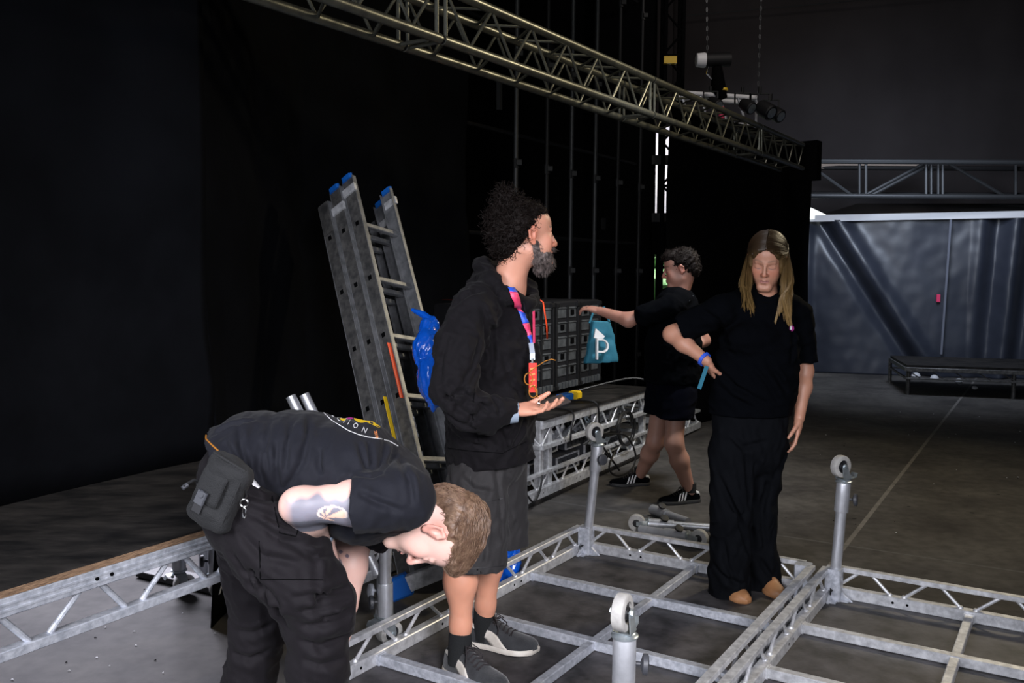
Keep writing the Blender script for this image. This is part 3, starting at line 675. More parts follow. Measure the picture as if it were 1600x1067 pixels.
b1 = plastic_bag('plastic_bag', [(672, 512, 4.25, .055, .05, .06), (668, 545, 4.2, .075, .07, .10), (672, 590, 4.15, .062, .07, .11), (678, 625, 4.12, .03, .04, .06)], 'bluebag', 'shiny blue plastic bag tied on the ladder behind the bearded man\'s back', 'bag', 3, .003)
mb = MB(); mb.tube([P(672, 500, 4.24), P(662, 492, 4.26), P(644, 484, 4.3), P(650, 489, 4.3)], .012, 8, rs=[.02, .018, .008, .01]); mb.build('bag_handle', 'bluebag', b1)
b2 = plastic_bag('plastic_bag', [(785, 885, 4.35, .10, .08, .09), (800, 868, 4.4, .05, .05, .07), (765, 900, 4.3, .08, .06, .05)], 'bluebag', 'shiny blue plastic bag on the floor behind the bearded man\'s calves', 'bag', 4, .003)

# ------------------------------------------------------------------ equipment trolley made of two decks
N1 = V((.861, -.507, 0)); DD = V((.507, .861, 0)); OD = V((.082, 5.63, 0))
def ptd(s, n, z=0): return OD+DD*s+N1*n+UP*z
TD = thing('equipment_trolley', ptd(1.0, -.5), 'aluminium trolley of stacked stage decks loaded with gear behind the bearded man\'s phone', 'trolley')
ZT = .545
side_rail(TD, ptd(-.1, 0), ptd(2.05, 0), .03, .20, .065, .30, 'alu', names=('lower_chord', 'lower_top_chord'))
side_rail(TD, ptd(-.1, 0), ptd(-.1, -1.1), .03, .20, .065, .30, 'alu', names=('lower_chord', 'lower_top_chord'))
side_rail(TD, ptd(2.05, 0), ptd(2.05, -1.1), .03, .20, .065, .30, 'alu', names=('lower_chord', 'lower_top_chord'))
side_rail(TD, ptd(-.1, -1.1), ptd(2.05, -1.1), .03, .20, .065, .30, 'alu', names=('lower_chord', 'lower_top_chord'))
side_rail(TD, ptd(.22, 0), ptd(2.08, 0), ZT-.20, ZT-.001, .03, .33, 'alu', ht=.06, names=('upper_bottom_chord', 'upper_chord'))
side_rail(TD, ptd(.22, 0), ptd(.22, -1.1), ZT-.20, ZT-.001, .03, .33, 'alu', ht=.06, names=('upper_bottom_chord', 'upper_chord'))
side_rail(TD, ptd(2.08, 0), ptd(2.08, -1.1), ZT-.20, ZT-.001, .03, .33, 'alu', ht=.06, names=('upper_bottom_chord', 'upper_chord'))
for s, n in ((.24, -.03), (.36, -.03), (1.12, -.03), (2.04, -.03), (.24, -1.07), (2.04, -1.07)):
    MB().beam(ptd(s, n, .03), ptd(s, n, ZT-.01), .05, .05, DD).build('post', 'alu', TD)
mb = MB(); mb.prism([ptd(.2, .03, ZT), ptd(2.1, .03, ZT), ptd(2.1, -1.12, ZT), ptd(.2, -1.12, ZT)], UP*.018); mb.build('top_panel', 'ply', TD)
mb = MB(); mb.prism([ptd(-.1, .03, .01), ptd(2.05, .03, .01), ptd(2.05, -1.12, .01), ptd(-.1, -1.12, .01)], UP*.018); mb.build('base_panel', 'ply', TD)
T4 = thing('stage_deck', ptd(2.75, -.5), 'long low aluminium deck frame on the floor behind the far man\'s legs', 'stage deck', 'upturned stage decks')
side_rail(T4, ptd(2.12, 0), ptd(3.42, 0), .02, .20, .06, .3); side_rail(T4, ptd(3.42, 0), ptd(3.42, -1.0), .02, .20, .06, .3); side_rail(T4, ptd(2.12, -1.0), ptd(3.42, -1.0), .02, .2, .06, .4)
# units stowed between the decks
rg = random.Random(9)
stow = [(-.02, .055, -.20, .30, .14), (.36, .055, -.20, .34, .15), (.78, .055, -.20, .36, .12), (1.24, .055, -.2, .30, .15), (1.66, .055, -.20, .30, .13), (.5, .21, -.24, .36, .11), (1.0, .19, -.24, .34, .11), (1.45, .21, -.24, .34, .10)]
unit_labels = ['dark amplifier unit with silver edges low in the trolley, first from the bearded man', 'dark amplifier unit low in the trolley, just right of the front posts', 'dark amplifier unit low in the trolley, behind the upturned caster leg', 'dark amplifier unit low in the trolley, left of the far man\'s rear leg', 'dark amplifier unit low in the trolley, right behind the far man\'s legs',
        'small dark unit stacked just under the trolley top near its posts', 'small dark unit stacked under the trolley top, middle of the upper row', 'small dark unit stacked under the trolley top, nearest the far man\'s shorts']
for (s, z, n, wd, hh), lb in zip(stow, unit_labels):
    c = ptd(s+wd/2, n-.14, z+hh/2)
    t = thing('amplifier', ptd(s+wd/2, n-.14, z), lb, 'electronics', 'amplifiers stowed in the trolley')
    ang = math.atan2(DD.y, DD.x)
    MB().box(c, wd, .32, hh, ang, .006).build('casing', 'greyplastic', t)
    mb = MB()
    for e in (-1, 1): mb.beam(ptd(s+.004 if e < 0 else s+wd-.004, n+.022, z+.004), ptd(s+.004 if e < 0 else s+wd-.004, n+.022, z+hh-.004), .014, .012, DD)
    for e in (0, 1): mb.beam(ptd(s, n+.024, z+.006+e*(hh-.012)), ptd(s+wd, n+.024, z+.006+e*(hh-.012)), .012, .010)
    mb.build('edge_trim', 'alu', t)
    mb = MB()
    for k in range(5):
        x = s+.03+k*(wd-.06)/4
        MB().cyl(ptd(x, n+.02, z+hh*.35), ptd(x, n+.034, z+hh*.35), .011, 12).build('connector', 'steelgrey', t)
        MB().box(ptd(x, n+.024, z+hh*.70), .018, .010, .012, ang).build('connector', 'steelgrey', t)
for i in range(4):
    s = .62+i*.33+rg.uniform(-.05, .05); z = .335+rg.uniform(-.0, .02)
    a = ptd(s-.18, -.10-.05*i, z-.03); b = ptd(s+.22, -.16, z+.055)
    o = MB().cyl(a, b, .022, 16).build('tube', 'galv'); prop(o, ['silver tube lying across the trolley just right of its front posts', 'silver tube lying in the trolley above the upturned caster', 'silver tube lying in the trolley above the coiled cable', 'silver tube lying in the trolley nearest the far man\'s shorts'][i], 'tube', 'tubes stowed in the trolley')
# cables
def cable(pts, r, label, m='cable', n=6):
    pts = [V(p) for p in pts]; out = []
    for i in range(len(pts)-1):
        p0, p1, p2, p3 = pts[max(i-1, 0)], pts[i], pts[i+1], pts[min(i+2, len(pts)-1)]
        for k in range(10):
            t = k/10; out.append(.5*((2*p1)+(-p0+p2)*t+(2*p0-5*p1+4*p2-p3)*t*t+(-p0+3*p1-3*p2+p3)*t**3))
    out.append(pts[-1]); o = MB().tube(out, r, n).build('cable', m); return prop(o, label, 'cable')
cable([ptd(.9, -.2, ZT+.03), ptd(.93, .05, ZT+.04), ptd(.97, .07, ZT-.10), ptd(.98, .07, ZT-.22), ptd(1.05, .08, .22), ptd(1.15, .10, .12), ptd(1.28, .10, .02)], .008, 'black cable hanging over the trolley edge above the upturned caster')
cable([ptd(.55, -.2, ZT+.03), ptd(.56, .05, ZT+.02), ptd(.52, .07, ZT-.1), ptd(.53, .06, ZT-.18)], .007, 'short black cable hanging over the trolley edge near its posts')
cable([ptd(1.6, -.4, ZT+.02), ptd(1.95, -.1, ZT+.10), ptd(2.02, .06, ZT+.05), ptd(2.0, .07, ZT-.06)], .009, 'black cable arching over the trolley corner behind the far man')
cp_ = []
for k in range(26):
    a = k/12*2*math.pi; cp_.append(ptd(1.52+.15*math.cos(a)+.01*math.sin(k), .03+.004*k*.4, .30+.13*math.sin(a)))
cable(cp_, .008, 'coiled black cable hung on the side of the trolley')
cable([ptd(.75, .05, .30), ptd(.85, .12, .36), ptd(1.05, .14, .34), ptd(1.30, .15, .28), ptd(1.45, .16, .12), ptd(1.35, .17, .02), ptd(1.1, .16, .02), ptd(.98, .15, .10), ptd(1.1, .14, .2)], .008, 'loose black cable looping in front of the trolley down to the floor')
cable([ptd(-.1, .04, .17), ptd(-.06, .06, .1), ptd(.02, .06, .05), ptd(.1, .06, .12), ptd(.14, .05, .2)], .007, 'short black cable looped at the near end of the trolley')
for i, (s, z, r_, m_, lb) in enumerate(((.42, .30, .075, 'lan_white', 'pale cable coil stuffed in the trolley, nearest its front posts'), (.70, .40, .07, 'white', 'white cable coil under the trolley top left of the hanging cable'), (1.05, .36, .08, 'steelgrey', 'grey cable coil in the middle of the trolley'), (1.30, .42, .07, 'lan_white', 'pale cable coil above the big black coil in the trolley'), (1.78, .40, .08, 'white', 'white cable coil in the trolley nearest the far man\'s shorts'), (1.35, .24, .07, 'zinc', 'silver hose coil low in the trolley behind the black coil'))):
    cpts = []
    for k in range(30):
        a = k/10*2*math.pi; q_ = r_*(1+.12*math.sin(k*1.7)); cpts.append(ptd(s+q_*math.cos(a), -.13+.012*math.sin(k*2.3)-.002*k, z+q_*.8*math.sin(a)))
    cable(cpts, .011, lb, m_)
# rack cases on the trolley
cases = [(.36, 'orange strapped black rack case with grey panels, nearest the bearded man'), (.80, 'black rack case with grey panels between the orange strap and the teal bag'), (1.24, 'black rack case behind the teal tote bag'), (1.66, 'black rack case with pale sockets under the far man\'s outstretched arm')]
for i, (s, lb) in enumerate(cases):
    t = thing('rack_case', ptd(s+.2, -.62, ZT+.02), lb, 'case', 'rack cases on the trolley')
    z0 = ZT+.02; hh = .70; wd = .40; n0 = -.42
    ang = math.atan2(DD.y, DD.x); c = ptd(s+wd/2, n0-.28, z0+hh/2+.03)
    MB().box(c, wd, .52, hh, ang, .012).build('shell', 'blackplastic', t)
    mb = MB()
    for r_ in range(5):
        for q in range(2):
            x = s+.035+q*.175; z = z0+.13+r_*.115
            mb.box(ptd(x+.075, n0-.018, z+.05), .145, .012, .085, ang); mb.box(ptd(x+.075, n0-.010, z+.085), .145, .012, .008, ang)
    mb.build('front_panel', 'panel', t)
    mb = MB()
    for r_ in range(5):
        for q in range(2):
            if (r_+q+i) % 2: mb.box(ptd(s+.035+q*.175+.075, n0-.010, z0+.18+r_*.115), .05, .012, .045, ang)
    mb.build('socket', 'black', t)
    mb = MB()
    for e in (-1, 1):
        for zz in (z0+.05, z0+hh): mb.box(ptd(s+wd/2+e*(wd/2-.02), n0-.02, zz), .045, .05, .04, ang, .008)
    for e in (0, 1, 2): mb.beam(ptd(s+.008+e*(wd-.016)/2, n0-.012, z0+.05), ptd(s+.008+e*(wd-.016)/2, n0-.012, z0+hh), .024, .02, DD)
    mb.build('case_edge', 'steelblack', t)
    mb = MB()
    for k in range(6): mb.box(ptd(s+.05+k*.058, n0-.0, z0+.065), .036, .02, .05, ang)
    mb.build('vent', 'panel', t)
def strap(pts, wd, m, label, name='strap'):
    mb = MB(); pts = [V(p) for p in pts]
    vs = []
    for p in pts: vs += [p-DD*wd/2, p+DD*wd/2]
    mb.add(vs, [(2*i, 2*i+1, 2*i+3, 2*i+2) for i in range(len(pts)-1)]); o = mb.build(name, m, solid=.003); return prop(o, label, 'strap')
strap([ptd(.40, -.9, 1.325), ptd(.41, -.44, 1.325), ptd(.36, -.37, 1.31), ptd(.30, -.35, 1.10), ptd(.26, -.34, .9)], .055, 'orange', 'orange strap over the rack case beside the bearded man\'s lanyard')
strap([ptd(.98, -.9, 1.325), ptd(.98, -.44, 1.325), ptd(.98, -.40, 1.30), ptd(1.02, -.39, 1.12), ptd(1.03, -.39, 1.02)], .022, 'orange', 'orange strap hanging above the teal tote bag')
mb = MB(); mb.box(ptd(.55, -.6, 1.31), .16, .1, .03, 1.0); prop(mb.build('yellow_box', 'yellow'), 'small yellow item on top of the rack case nearest the bearded man', 'box')
for s, m_, lb in ((.95, 'blue', 'small blue box on the trolley top below the rack cases'), (1.12, 'yellow', 'small yellow box on the trolley top beside the blue one')):
    mb = MB(); mb.box(ptd(s, -.20, ZT+.05), .13 if m_ == 'blue' else .07, .08, .06, math.atan2(DD.y, DD.x), .01); prop(mb.build('small_box', m_), lb, 'box')
# teal tote bag
def tote():
    t = thing('tote_bag', P(942, 568, 6.35), 'teal tote bag with a pale letter hanging in front of the rack cases', 'bag')
    pr = []
    tl, tr, bl, br_ = P(921, 505, 6.35), P(952, 503, 6.35), P(921, 563, 6.3), P(964, 565, 6.42)
    X_ = V((.93, .35, 0)).normalized(); c_ = (tl+tr+bl+br_)/4; pr += [slab(c_, X_, X_.cross(UP), UP, (tr-tl).length/2, (br_-bl).length/2+.01, (tl.z-bl.z)/2+.02, .045)]
    wv = waves(5, (45, 90), .0022); o = sdf_obj('bag_body', pr, .007, 'teal', t, disp=wv, amp=.012)
    mb = MB(); mb.tube([tl, P(928, 484, 6.4), P(944, 480, 6.4), tr], .008, 8); mb.build('bag_handle', 'teal', t)
    # the pale letter P and leaf mark
    dx = (br_-bl).normalized(); mb = MB()
    c = P(938, 545, 6.26); nrm = V((.35, -.93, 0))
    mb.beam(c-dx*.03-UP*.075, c-dx*.03+UP*.075, .012, .024, nrm, .001)
    pts = [c-dx*.03+UP*.065]+[c+dx*(.015+.047*math.sin(a))+UP*(.022+.043*math.cos(a)) for a in np.linspace(0, math.pi, 10)]+[c-dx*.03-UP*.021]
    for a_, b_ in zip(pts[:-1], pts[1:]): mb.beam(a_, b_, .012, .022, nrm, .001)
    lf = P(936, 522, 6.27)
    mb.prism([lf-dx*.035+UP*.04, lf+dx*.045-UP*.012, lf+dx*.03-UP*.03, lf-dx*.05-UP*.03], nrm*.012)
    mb.build('printed_letter', 'print_white', t)
tote()

# ------------------------------------------------------------------ scaffold wall behind the gear
WD = V((.541, .841, 0)); WO = V((-.30, 7.95, 0)); ang = math.atan2(WD.y, WD.x)
mb = MB(); mb.prism([WO-WD*.0-V((.9, -.55, 0)), WO+WD*4.25-V((.9, -.55, 0)), WO+WD*4.25-V((.95, -.6, 0)), WO-V((.95, -.6, 0))], UP*6.9)
o = mb.build('screen_wall', 'black'); prop(o, 'black back of the big screen wall behind the vertical poles', 'screen')
pol = [(798, 805, 'first dim vertical pole from the left behind the bearded man\'s bun'), (846, 858, 'dim vertical pole directly above the bearded man\'s forehead'), (884, 893, 'brightest dim vertical pole right of the bearded man\'s face'), (921, 932, 'dim vertical pole above the rack cases, second right of the face'), (956, 962, 'faint vertical pole above the teal bag'), (990, 995, 'faint vertical pole left of the far man\'s head')]
for i, (px, px2, lb) in enumerate(pol):
    k = (px+4-800)/1390; # on the wall line
    t_ = (k*WO.y-WO.x)/(WD.x-k*WD.y); b = WO+WD*t_
    t = thing('scaffold_pole', b, lb, 'pole', 'scaffold poles')
    top = b+V((.05, 0, 5.4))
    mb = MB(); mb.cyl(b, top, .022, 12)
    mb.build('tube', 'steelgrey' if i in (2, 3, 0) else 'steelblack', t)
    for z in np.arange(.5, 5.2, 1.0): MB().cyl(b+V((.01*z, 0, z)), b+V((.01*z, 0, z+.09)), .032, 10).box(b+V((.01*z+.03, -.02, z+.05)), .05, .04, .05).build('coupler', 'steelblack', t)
for z in (.9, 1.9, 2.9, 3.9, 4.9):
    o = MB().cyl(WO-WD*.3+UP*z-V((.25, -.15, 0)), WO+WD*3.9+UP*z-V((.25, -.15, 0)), .02, 8).build('scaffold_ledger', 'steelblack'); prop(o, 'dark horizontal scaffold tube behind the vertical poles, %s' % ['lowest of five', 'second from the floor', 'middle one of five', 'second from the top', 'topmost of five'][int(z)], 'scaffold tube', 'scaffold ledgers')
for i in range(4):     # clutter of cable ends and clamps on the scaffold
    p = WO+WD*rg.uniform(.3, 3.9)+UP*rg.uniform(1.6, 4.8)-V((.2, -.12, 0)); mb = MB(); mb.box(p, .04, .04, rg.uniform(.08, .3), ang)
    o = mb.build('cable_end', 'steelgrey' if i % 3 == 0 else 'steelblack'); prop(o, 'small dark connector hanging on the scaffold wall, %s' % ['greyer than the others', 'second one', 'third one', 'fourth, also greyish'][i], 'connector', 'connectors on the scaffold')
# tower beside the gap
TWx = P(1052, 60, 11.4)
t = thing('scaffold_tower', V((TWx.x, 11.4, 0)), 'tall black lattice tower rising behind the overhead truss', 'tower')
for dx, dy in ((-.13, 0), (.09, 0), (-.13, .25), (.09, .25)): MB().cyl(V((TWx.x+dx, 11.4+dy, 0)), V((TWx.x+dx+.05, 11.4+dy, 6.8)), .028, 10).build('upright', 'black', t)
for k in range(24):
    z = .2+k*.27; s = 1 if k % 2 else -1
    MB().cyl(V((TWx.x-.13*s-.0, 11.4, z)), V((TWx.x+.11*s, 11.4, z+.27)), .014, 8).build('brace', 'black', t)
    if k % 3 == 0: MB().cyl(V((TWx.x-.13, 11.4, z)), V((TWx.x+.1, 11.4, z)), .016, 8).build('rung', 'black', t)
# right-hand edge of the screen wall seen as black slab left of the tower
mb = MB(); a, b = P(1002, 300, 11.6), P(1024, 300, 11.6); mb.prism([V((a.x-.6, 11.6, 0)), V((b.x, 11.6, 0)), V((b.x, 11.7, 0)), V((a.x-.6, 11.7, 0))], UP*6.9); o = mb.build('masking_panel', 'black'); prop(o, 'narrow black masking panel left of the bright gap', 'panel')
# outdoors seen through the narrow gap
mb = MB(); a = P(1030, 300, 17.5)
def fol(u, v):
    p = V((.9+u*4.2, 17.6, -.1+v*2.35)); return p+V((0, -1, 0))*(.5*noise.noise(p*2)+.25*noise.noise(p*6))+UP*(.25*noise.noise((u*9, v*3, 2)) if v > .9 else 0)
mb.grid(fol, 60, 40); o = mb.build('tree', 'foliage', solid=.02); prop(o, 'green trees outdoors glimpsed beside the far man\'s head', 'tree')
area('daylight_outside', (2.5, 15.2, 5.5), (2.4, 17.6, 1.2), 1.5, 500, (1, 1, 1), None, 140)
MT['brick'] = mat('pale_outdoor_wall', (.30, .29, .33), .8, 0, 0, 0, 0, 2.5, (.55, .5, .52))
mb = MB(); mb.box((2.9, 19.0, 3.4), 5.5, .3, 6.8); prop(mb.build('building', 'brick'), 'pale building outdoors glimpsed through the gap beside the tower', 'building')
for (y, m_, lb) in ((250, 'steelblack', 'upper dark crossbar in the bright gap'), (340, 'steelblack', 'lower dark crossbar in the bright gap'), (372, 'black', 'dark panel above the far man\'s head')):
    a, b = P(1018, y, 11.57), P(1046, y, 11.57); mb = MB(); mb.beam(a, b, .05, .12 if m_ != 'black' else .42); prop(mb.build('crossbar', m_), lb, 'bar')

# ------------------------------------------------------------------ overhead box truss
TDr = V((.551, .834, 0)); TS = V((.834, -.551, 0)); TO = P(800, 101, 4.9)
t = thing('lighting_truss', TO, 'long silver box truss crossing overhead from upper left to the black curtain', 'truss')
HT, WT = .245, .24
t0, t1 = -3.2, 5.62
def tp_(s, n, z): return TO+TDr*s-TS*n+UP*z
for n, z in ((0, 0), (0, HT), (WT, 0), (WT, HT)):
    segs = [t0, -.62, 1.8, 4.2, t1]
    for a, b in zip(segs[:-1], segs[1:]):
        MB().cyl(tp_(a+.012, n, z), tp_(b-.012, n, z), .0245, 20).build('chord', 'truss', t)
    for b in segs[1:-1]: MB().cyl(tp_(b-.014, n, z), tp_(b+.014, n, z), .019, 12).build('spigot', 'steelblack', t)
for b in (-.62, 1.8, 4.2):
    for e in (-.035, .035):
        MB().cyl(tp_(b+e, 0, 0), tp_(b+e, 0, HT), .010, 8).build('end_brace', 'truss', t)
        MB().cyl(tp_(b+e, WT, 0), tp_(b+e, WT, HT), .010, 8).build('end_brace', 'truss', t)
        MB().cyl(tp_(b+e, 0, 0), tp_(b+e, WT, 0), .010, 8).build('end_brace', 'truss', t)
def zig(f0, f1, a, b, n):
    out = []
    for i in range(n):
        s0 = a+(b-a)*i/n; s1 = a+(b-a)*(i+.5)/n; s2 = a+(b-a)*(i+1)/n
        out += [(f0(s0+.01), f1(s1-.01)), (f1(s1+.01), f0(s2-.01))]
    return out
for a, b in ((t0, -.66), (-.58, 1.76), (1.84, 4.16), (4.24, t1)):
    n = max(1, round((b-a)/.385))
    for p, q in zig(lambda s: tp_(s, 0, HT-.02), lambda s: tp_(s, 0, .02), a, b, n)[:14]: MB().cyl(p, q, .008, 8).build('brace', 'truss', t)
    mb = MB()
    for p, q in zig(lambda s: tp_(s, WT, HT-.02), lambda s: tp_(s, WT, .02), a, b, n): mb.cyl(p, q, .008, 8)
    mb.build('rear_lacing', 'truss', t)
    for p, q in zig(lambda s: tp_(s, .02, 0), lambda s: tp_(s, WT-.02, 0), a, b, n)[::2]: MB().cyl(p, q, .008, 8).build('lower_brace', 'truss', t)
    mb = MB()
    for p, q in zig(lambda s: tp_(s, .02, HT), lambda s: tp_(s, WT-.02, HT), a, b, n): mb.cyl(p, q, .008, 8)
    mb.build('upper_lacing', 'truss', t)
# end of truss box
mb = MB(); a = P(1256, 262, 9.75); mb.box(a+V((.05, .1, .08)), .14, .3, .42, .9); prop(mb.build('truss_end_box', 'black'), 'black box on the far end of the overhead truss', 'box')

# ------------------------------------------------------------------ second truss with lamps, hoist and chains
Y2 = 11.0
a, b = P(1064, 145, Y2), P(1182, 153, Y2+.1)
t = thing('rear_truss', a, 'short pale lighting truss carrying lamps behind the end of the overhead truss', 'truss')
for off in (V((0, 0, 0)), V((0, .3, 0)), V((0, 0, -.34)), V((0, .3, -.34))): MB().cyl(a+off, b+off, .03, 12).build('chord', 'white', t)
for i in range(5):
    s = i/4; p = a.lerp(b, s); q = a.lerp(b, min(1, s+.12)); MB().cyl(p, q-UP*.34, .018, 8).build('brace', 'alu', t)
def lamp(px, py, Y, s, lab, name='stage_lamp'):
    c = P(px, py, Y); t = thing(name, c, lab, 'lamp', 'lamps on the rear truss')
    mb = MB(); mb.lathe(c+UP*.05*s, (.5, -.7, -.5), [(-.02*s, .05*s), (0, .10*s), (.10*s, .12*s), (.24*s, .12*s), (.26*s, .105*s), (.255*s, .02*s)], 20); mb.build('housing', 'steelblack', t)
    mb = MB()
    for e in (-1, 1): mb.beam(c+V((e*.14*s, 0, .0)), c+V((e*.14*s, 0, .24*s)), .03*s, .01)
    mb.beam(c+V((-.14*s, 0, .24*s)), c+V((.14*s, 0, .24*s)), .03, .012); mb.cyl(c+UP*.24*s, c+UP*.34*s, .02, 8); mb.build('yoke', 'steelblack', t)
    mb = MB(); d = V((.5, -.7, -.5)).normalized(); mb.lathe(c+UP*.05*s+d*.25*s, d, [(0, .02*s), (.005, .10*s), (.012, .02*s)], 20); mb.build('lens', 'zinc', t)
lamp(1160, 166, Y2-.2, .65, 'dark stage lamp hanging in the middle of the pale rear truss'); lamp(1187, 172, Y2-.2, .8, 'large dark stage lamp at the right end of the rear truss'); lamp(1204, 178, Y2-.05, .7, 'dark stage lamp rightmost beyond the rear truss end'); lamp(1110, 162, Y2-.1, .6, 'dark stage lamp at the left end of the rear truss')
mb = MB(); c = P(1127, 186, Y2-.05); mb.lathe(c, UP, [(0, .02), (.01, .035), (.14, .035), (.15, .02)], 12); prop(mb.build('safety_marker', 'lan_pink'), 'small red marker hanging under the pale rear truss', 'marker')
c = P(1105, 94, Y2); t = thing('chain_hoist', c, 'black electric chain hoist with a bright white end above the rear truss', 'hoist')
mb = MB(); mb.cyl(c-V((.04, 0, 0)), c+V((.28, .05, .02)), .085, 24); mb.build('motor_body', 'steelblack', t)
mb = MB(); mb.lathe(c-V((.14, 0, 0)), (1, 0, 0), [(0, .05), (.01, .08), (.10, .09), (.12, .085)], 24); mb.build('motor_cover', 'white', t)
mb = MB(); mb.tube([c+V((.02, 0, -.08)), c+V((.0, 0, -.16)), c+V((.06, 0, -.22)), c+V((.1, 0, -.14))], .014, 8); mb.build('hook', 'chrome', t)
mb = MB(); mb.tube([c+V((.12, 0, -.08)), c+V((.14, .02, -.3)), c+V((.20, .02, -.46))], .09, 14, rs=[.06, .09, .06]); mb.build('chain_bag', 'black', t)
mb = MB(); mb.lathe(P(1130, 143, Y2), UP, [(0, .03), (.01, .06), (.04, .05), (.05, .02)], 14); prop(mb.build('beacon', 'yellow'), 'small yellow knob on top of the rear truss', 'knob')
mb = MB(); mb.box(P(1047, 94, 11.35), .16, .06, .09); prop(mb.build('yellow_tag', 'yellow'), 'yellow tag on the black tower', 'tag')
def chain_(top, bot, lab):
    top, bot = V(top), V(bot); L = (top-bot).length; n = int(L/.055); mb = MB()
    for i in range(n):
        c = bot+(top-bot)*(i/n); pts = []
        for k in range(8):
            a = 2*math.pi*k/8; u = V((1, 0, 0)) if i % 2 else V((0, 1, 0)); pts.append(c+u*.009*math.cos(a)+UP*.034*math.sin(a))
        mb.tube(pts, .004, 5, closed=True)
    o = mb.build('chain', 'steelgrey'); prop(o, lab, 'chain', 'hoist chains')
chain_(P(1104, -120, Y2)+V((-.01, 0, 0)), c+UP*.09, 'thin chain running up from the white-ended hoist'); chain_(P(1193, -120, Y2), P(1184, 152, Y2), 'long chain hanging down to the right end of the rear truss')
mb = MB(); mb.tube([P(1062, 25, 13.8), P(1350, 0, 13.8), P(1600, -22, 13.8)], .008, 6); prop(mb.build('guy_line', 'steelgrey'), 'thin pale line stretched across the dark roof cloth', 'line')

# ------------------------------------------------------------------ rear structural truss at the right
Yr = 13.0
t = thing('structural_truss', P(1268, 310, Yr), 'dark horizontal roof truss spanning above the rear tarpaulin', 'truss')
for (ya, dd) in ((252, 0), (306, 0), (262, .5), (303, .5)):
    MB().cyl(P(1262, ya, Yr+dd), P(1680, ya+2, Yr+dd-.6), .035, 10).build('chord', 'steelgrey' if dd == 0 else 'steelblack', t)
for px in (1343, 1353, 1447, 1455, 1466, 1473, 1587): MB().cyl(P(px, 252, Yr-.1), P(px, 308, Yr-.1), .022, 8).build('upright', 'steelgrey', t)
for (xa, ya, xb, yb) in ((1270, 262, 1332, 306), (1350, 306, 1445, 255), (1360, 306, 1452, 258), (1478, 253, 1572, 308)): MB().cyl(P(xa, ya, Yr-.05), P(xb, yb, Yr-.05), .025, 8).build('brace', 'steelgrey', t)
mb = MB(); mb.beam(P(1275, 260, Yr+.46), P(1440, 258, Yr+.35), .04, .075); prop(mb.build('plank', 'beige'), 'pale beige board lying behind the rear roof truss', 'board')
MT['sky'] = mat('bright_daylight_gap', (.8, .85, .9), .5, emit=((.95, 1, .92), 1.6))
mb = MB(); q = [P(1262, 322, 13.6), P(1266, 342, 13.6), P(1294, 341, 13.6), P(1290, 335, 13.6)]; mb.prism(q, V((0, .03, 0))); prop(mb.build('sky_gap', 'sky'), 'bright wedge of daylight at the left end of the rear rail', 'daylight gap')

# ------------------------------------------------------------------ low platform at the back right
t = thing('stage_platform', F(1530, 640), 'low black-topped stage platform on short legs before the rear tarpaulin', 'platform')
a, b = F(1415, 617), F(1680, 628); c, d = P(1424, 548, 12.3), P(1680, 556, 12.0)
zt = P(1415, 570, a.y).z
A_, B_ = V((a.x, a.y, zt)), V((b.x, b.y, zt)); Cc, Dd = A_+V((.35, 1.3, 0)), B_+V((.35, 1.3, 0))
mb = MB(); mb.prism([A_, B_, Dd, Cc], -UP*.03); mb.build('deck_panel', 'ply', t)
for p, q in ((A_, B_), (A_, Cc), (Cc, Dd)):
    mb = MB(); mb.beam(p-UP*.055, q-UP*.055, .04, .05); mb.build('top_chord', 'alu_dark', t)
    mb = MB(); mb.beam(p-UP*.17, q-UP*.17, .03, .02); mb.build('bottom_chord', 'alu_dark', t)
for k in range(7):
    p = A_.lerp(B_, (k+.1)/7); q = A_.lerp(B_, (k+.6)/7); MB().cyl(p-UP*.08, q-UP*.16, .008, 6).build('brace', 'alu_dark', t)
for p in (A_+V((.05, .05, 0)), A_.lerp(B_, .66)+V((0, .05, 0)), B_, Cc, Dd): MB().cyl(V((p.x, p.y, 0)), p-UP*.04, .025, 12).build('leg', 'alu_dark', t)
for i, (px, py, r) in enumerate(((1431, 580, .05), (1460, 583, .045), (1498, 588, .04), (1523, 598, .03))):
    q = F(px, py+10); mb = MB(); mb.lathe(q, UP, [(0, r*.8), (r*.5, r*1.3), (r*1.2, r), (r*1.5, r*.4)], 12); prop(mb.build('white_bundle', 'white'), ['first white bundle under the rear platform, nearest its left legs', 'second white bundle under the rear platform', 'third white bundle under the rear platform', 'small white scrap under the front edge of the rear platform'][i], 'bundle', 'white bundles under the platform')
# scraps on the near floor
mb = MB()
for i in range(160):
    x, y = (rg.uniform(-3.0, -.9), rg.uniform(2.6, 4.6)) if i < 80 else (rg.uniform(1.2, 6), rg.uniform(4.9, 10))
    s = rg.uniform(.003, .007); mb.cur = 0 if i % 3 else 1; mb.prism([V((x, y, .002)), V((x+s*2*rg.uniform(.5, 1.5), y+s*rg.uniform(-.6, .6), .002)), V((x+s*.8, y+s, .004))], UP*.002)
o = mb.build('floor_debris', ['print_white', 'black']); prop(o, 'tiny paper and dirt scraps scattered over the stage floor', 'debris', kind='stuff')
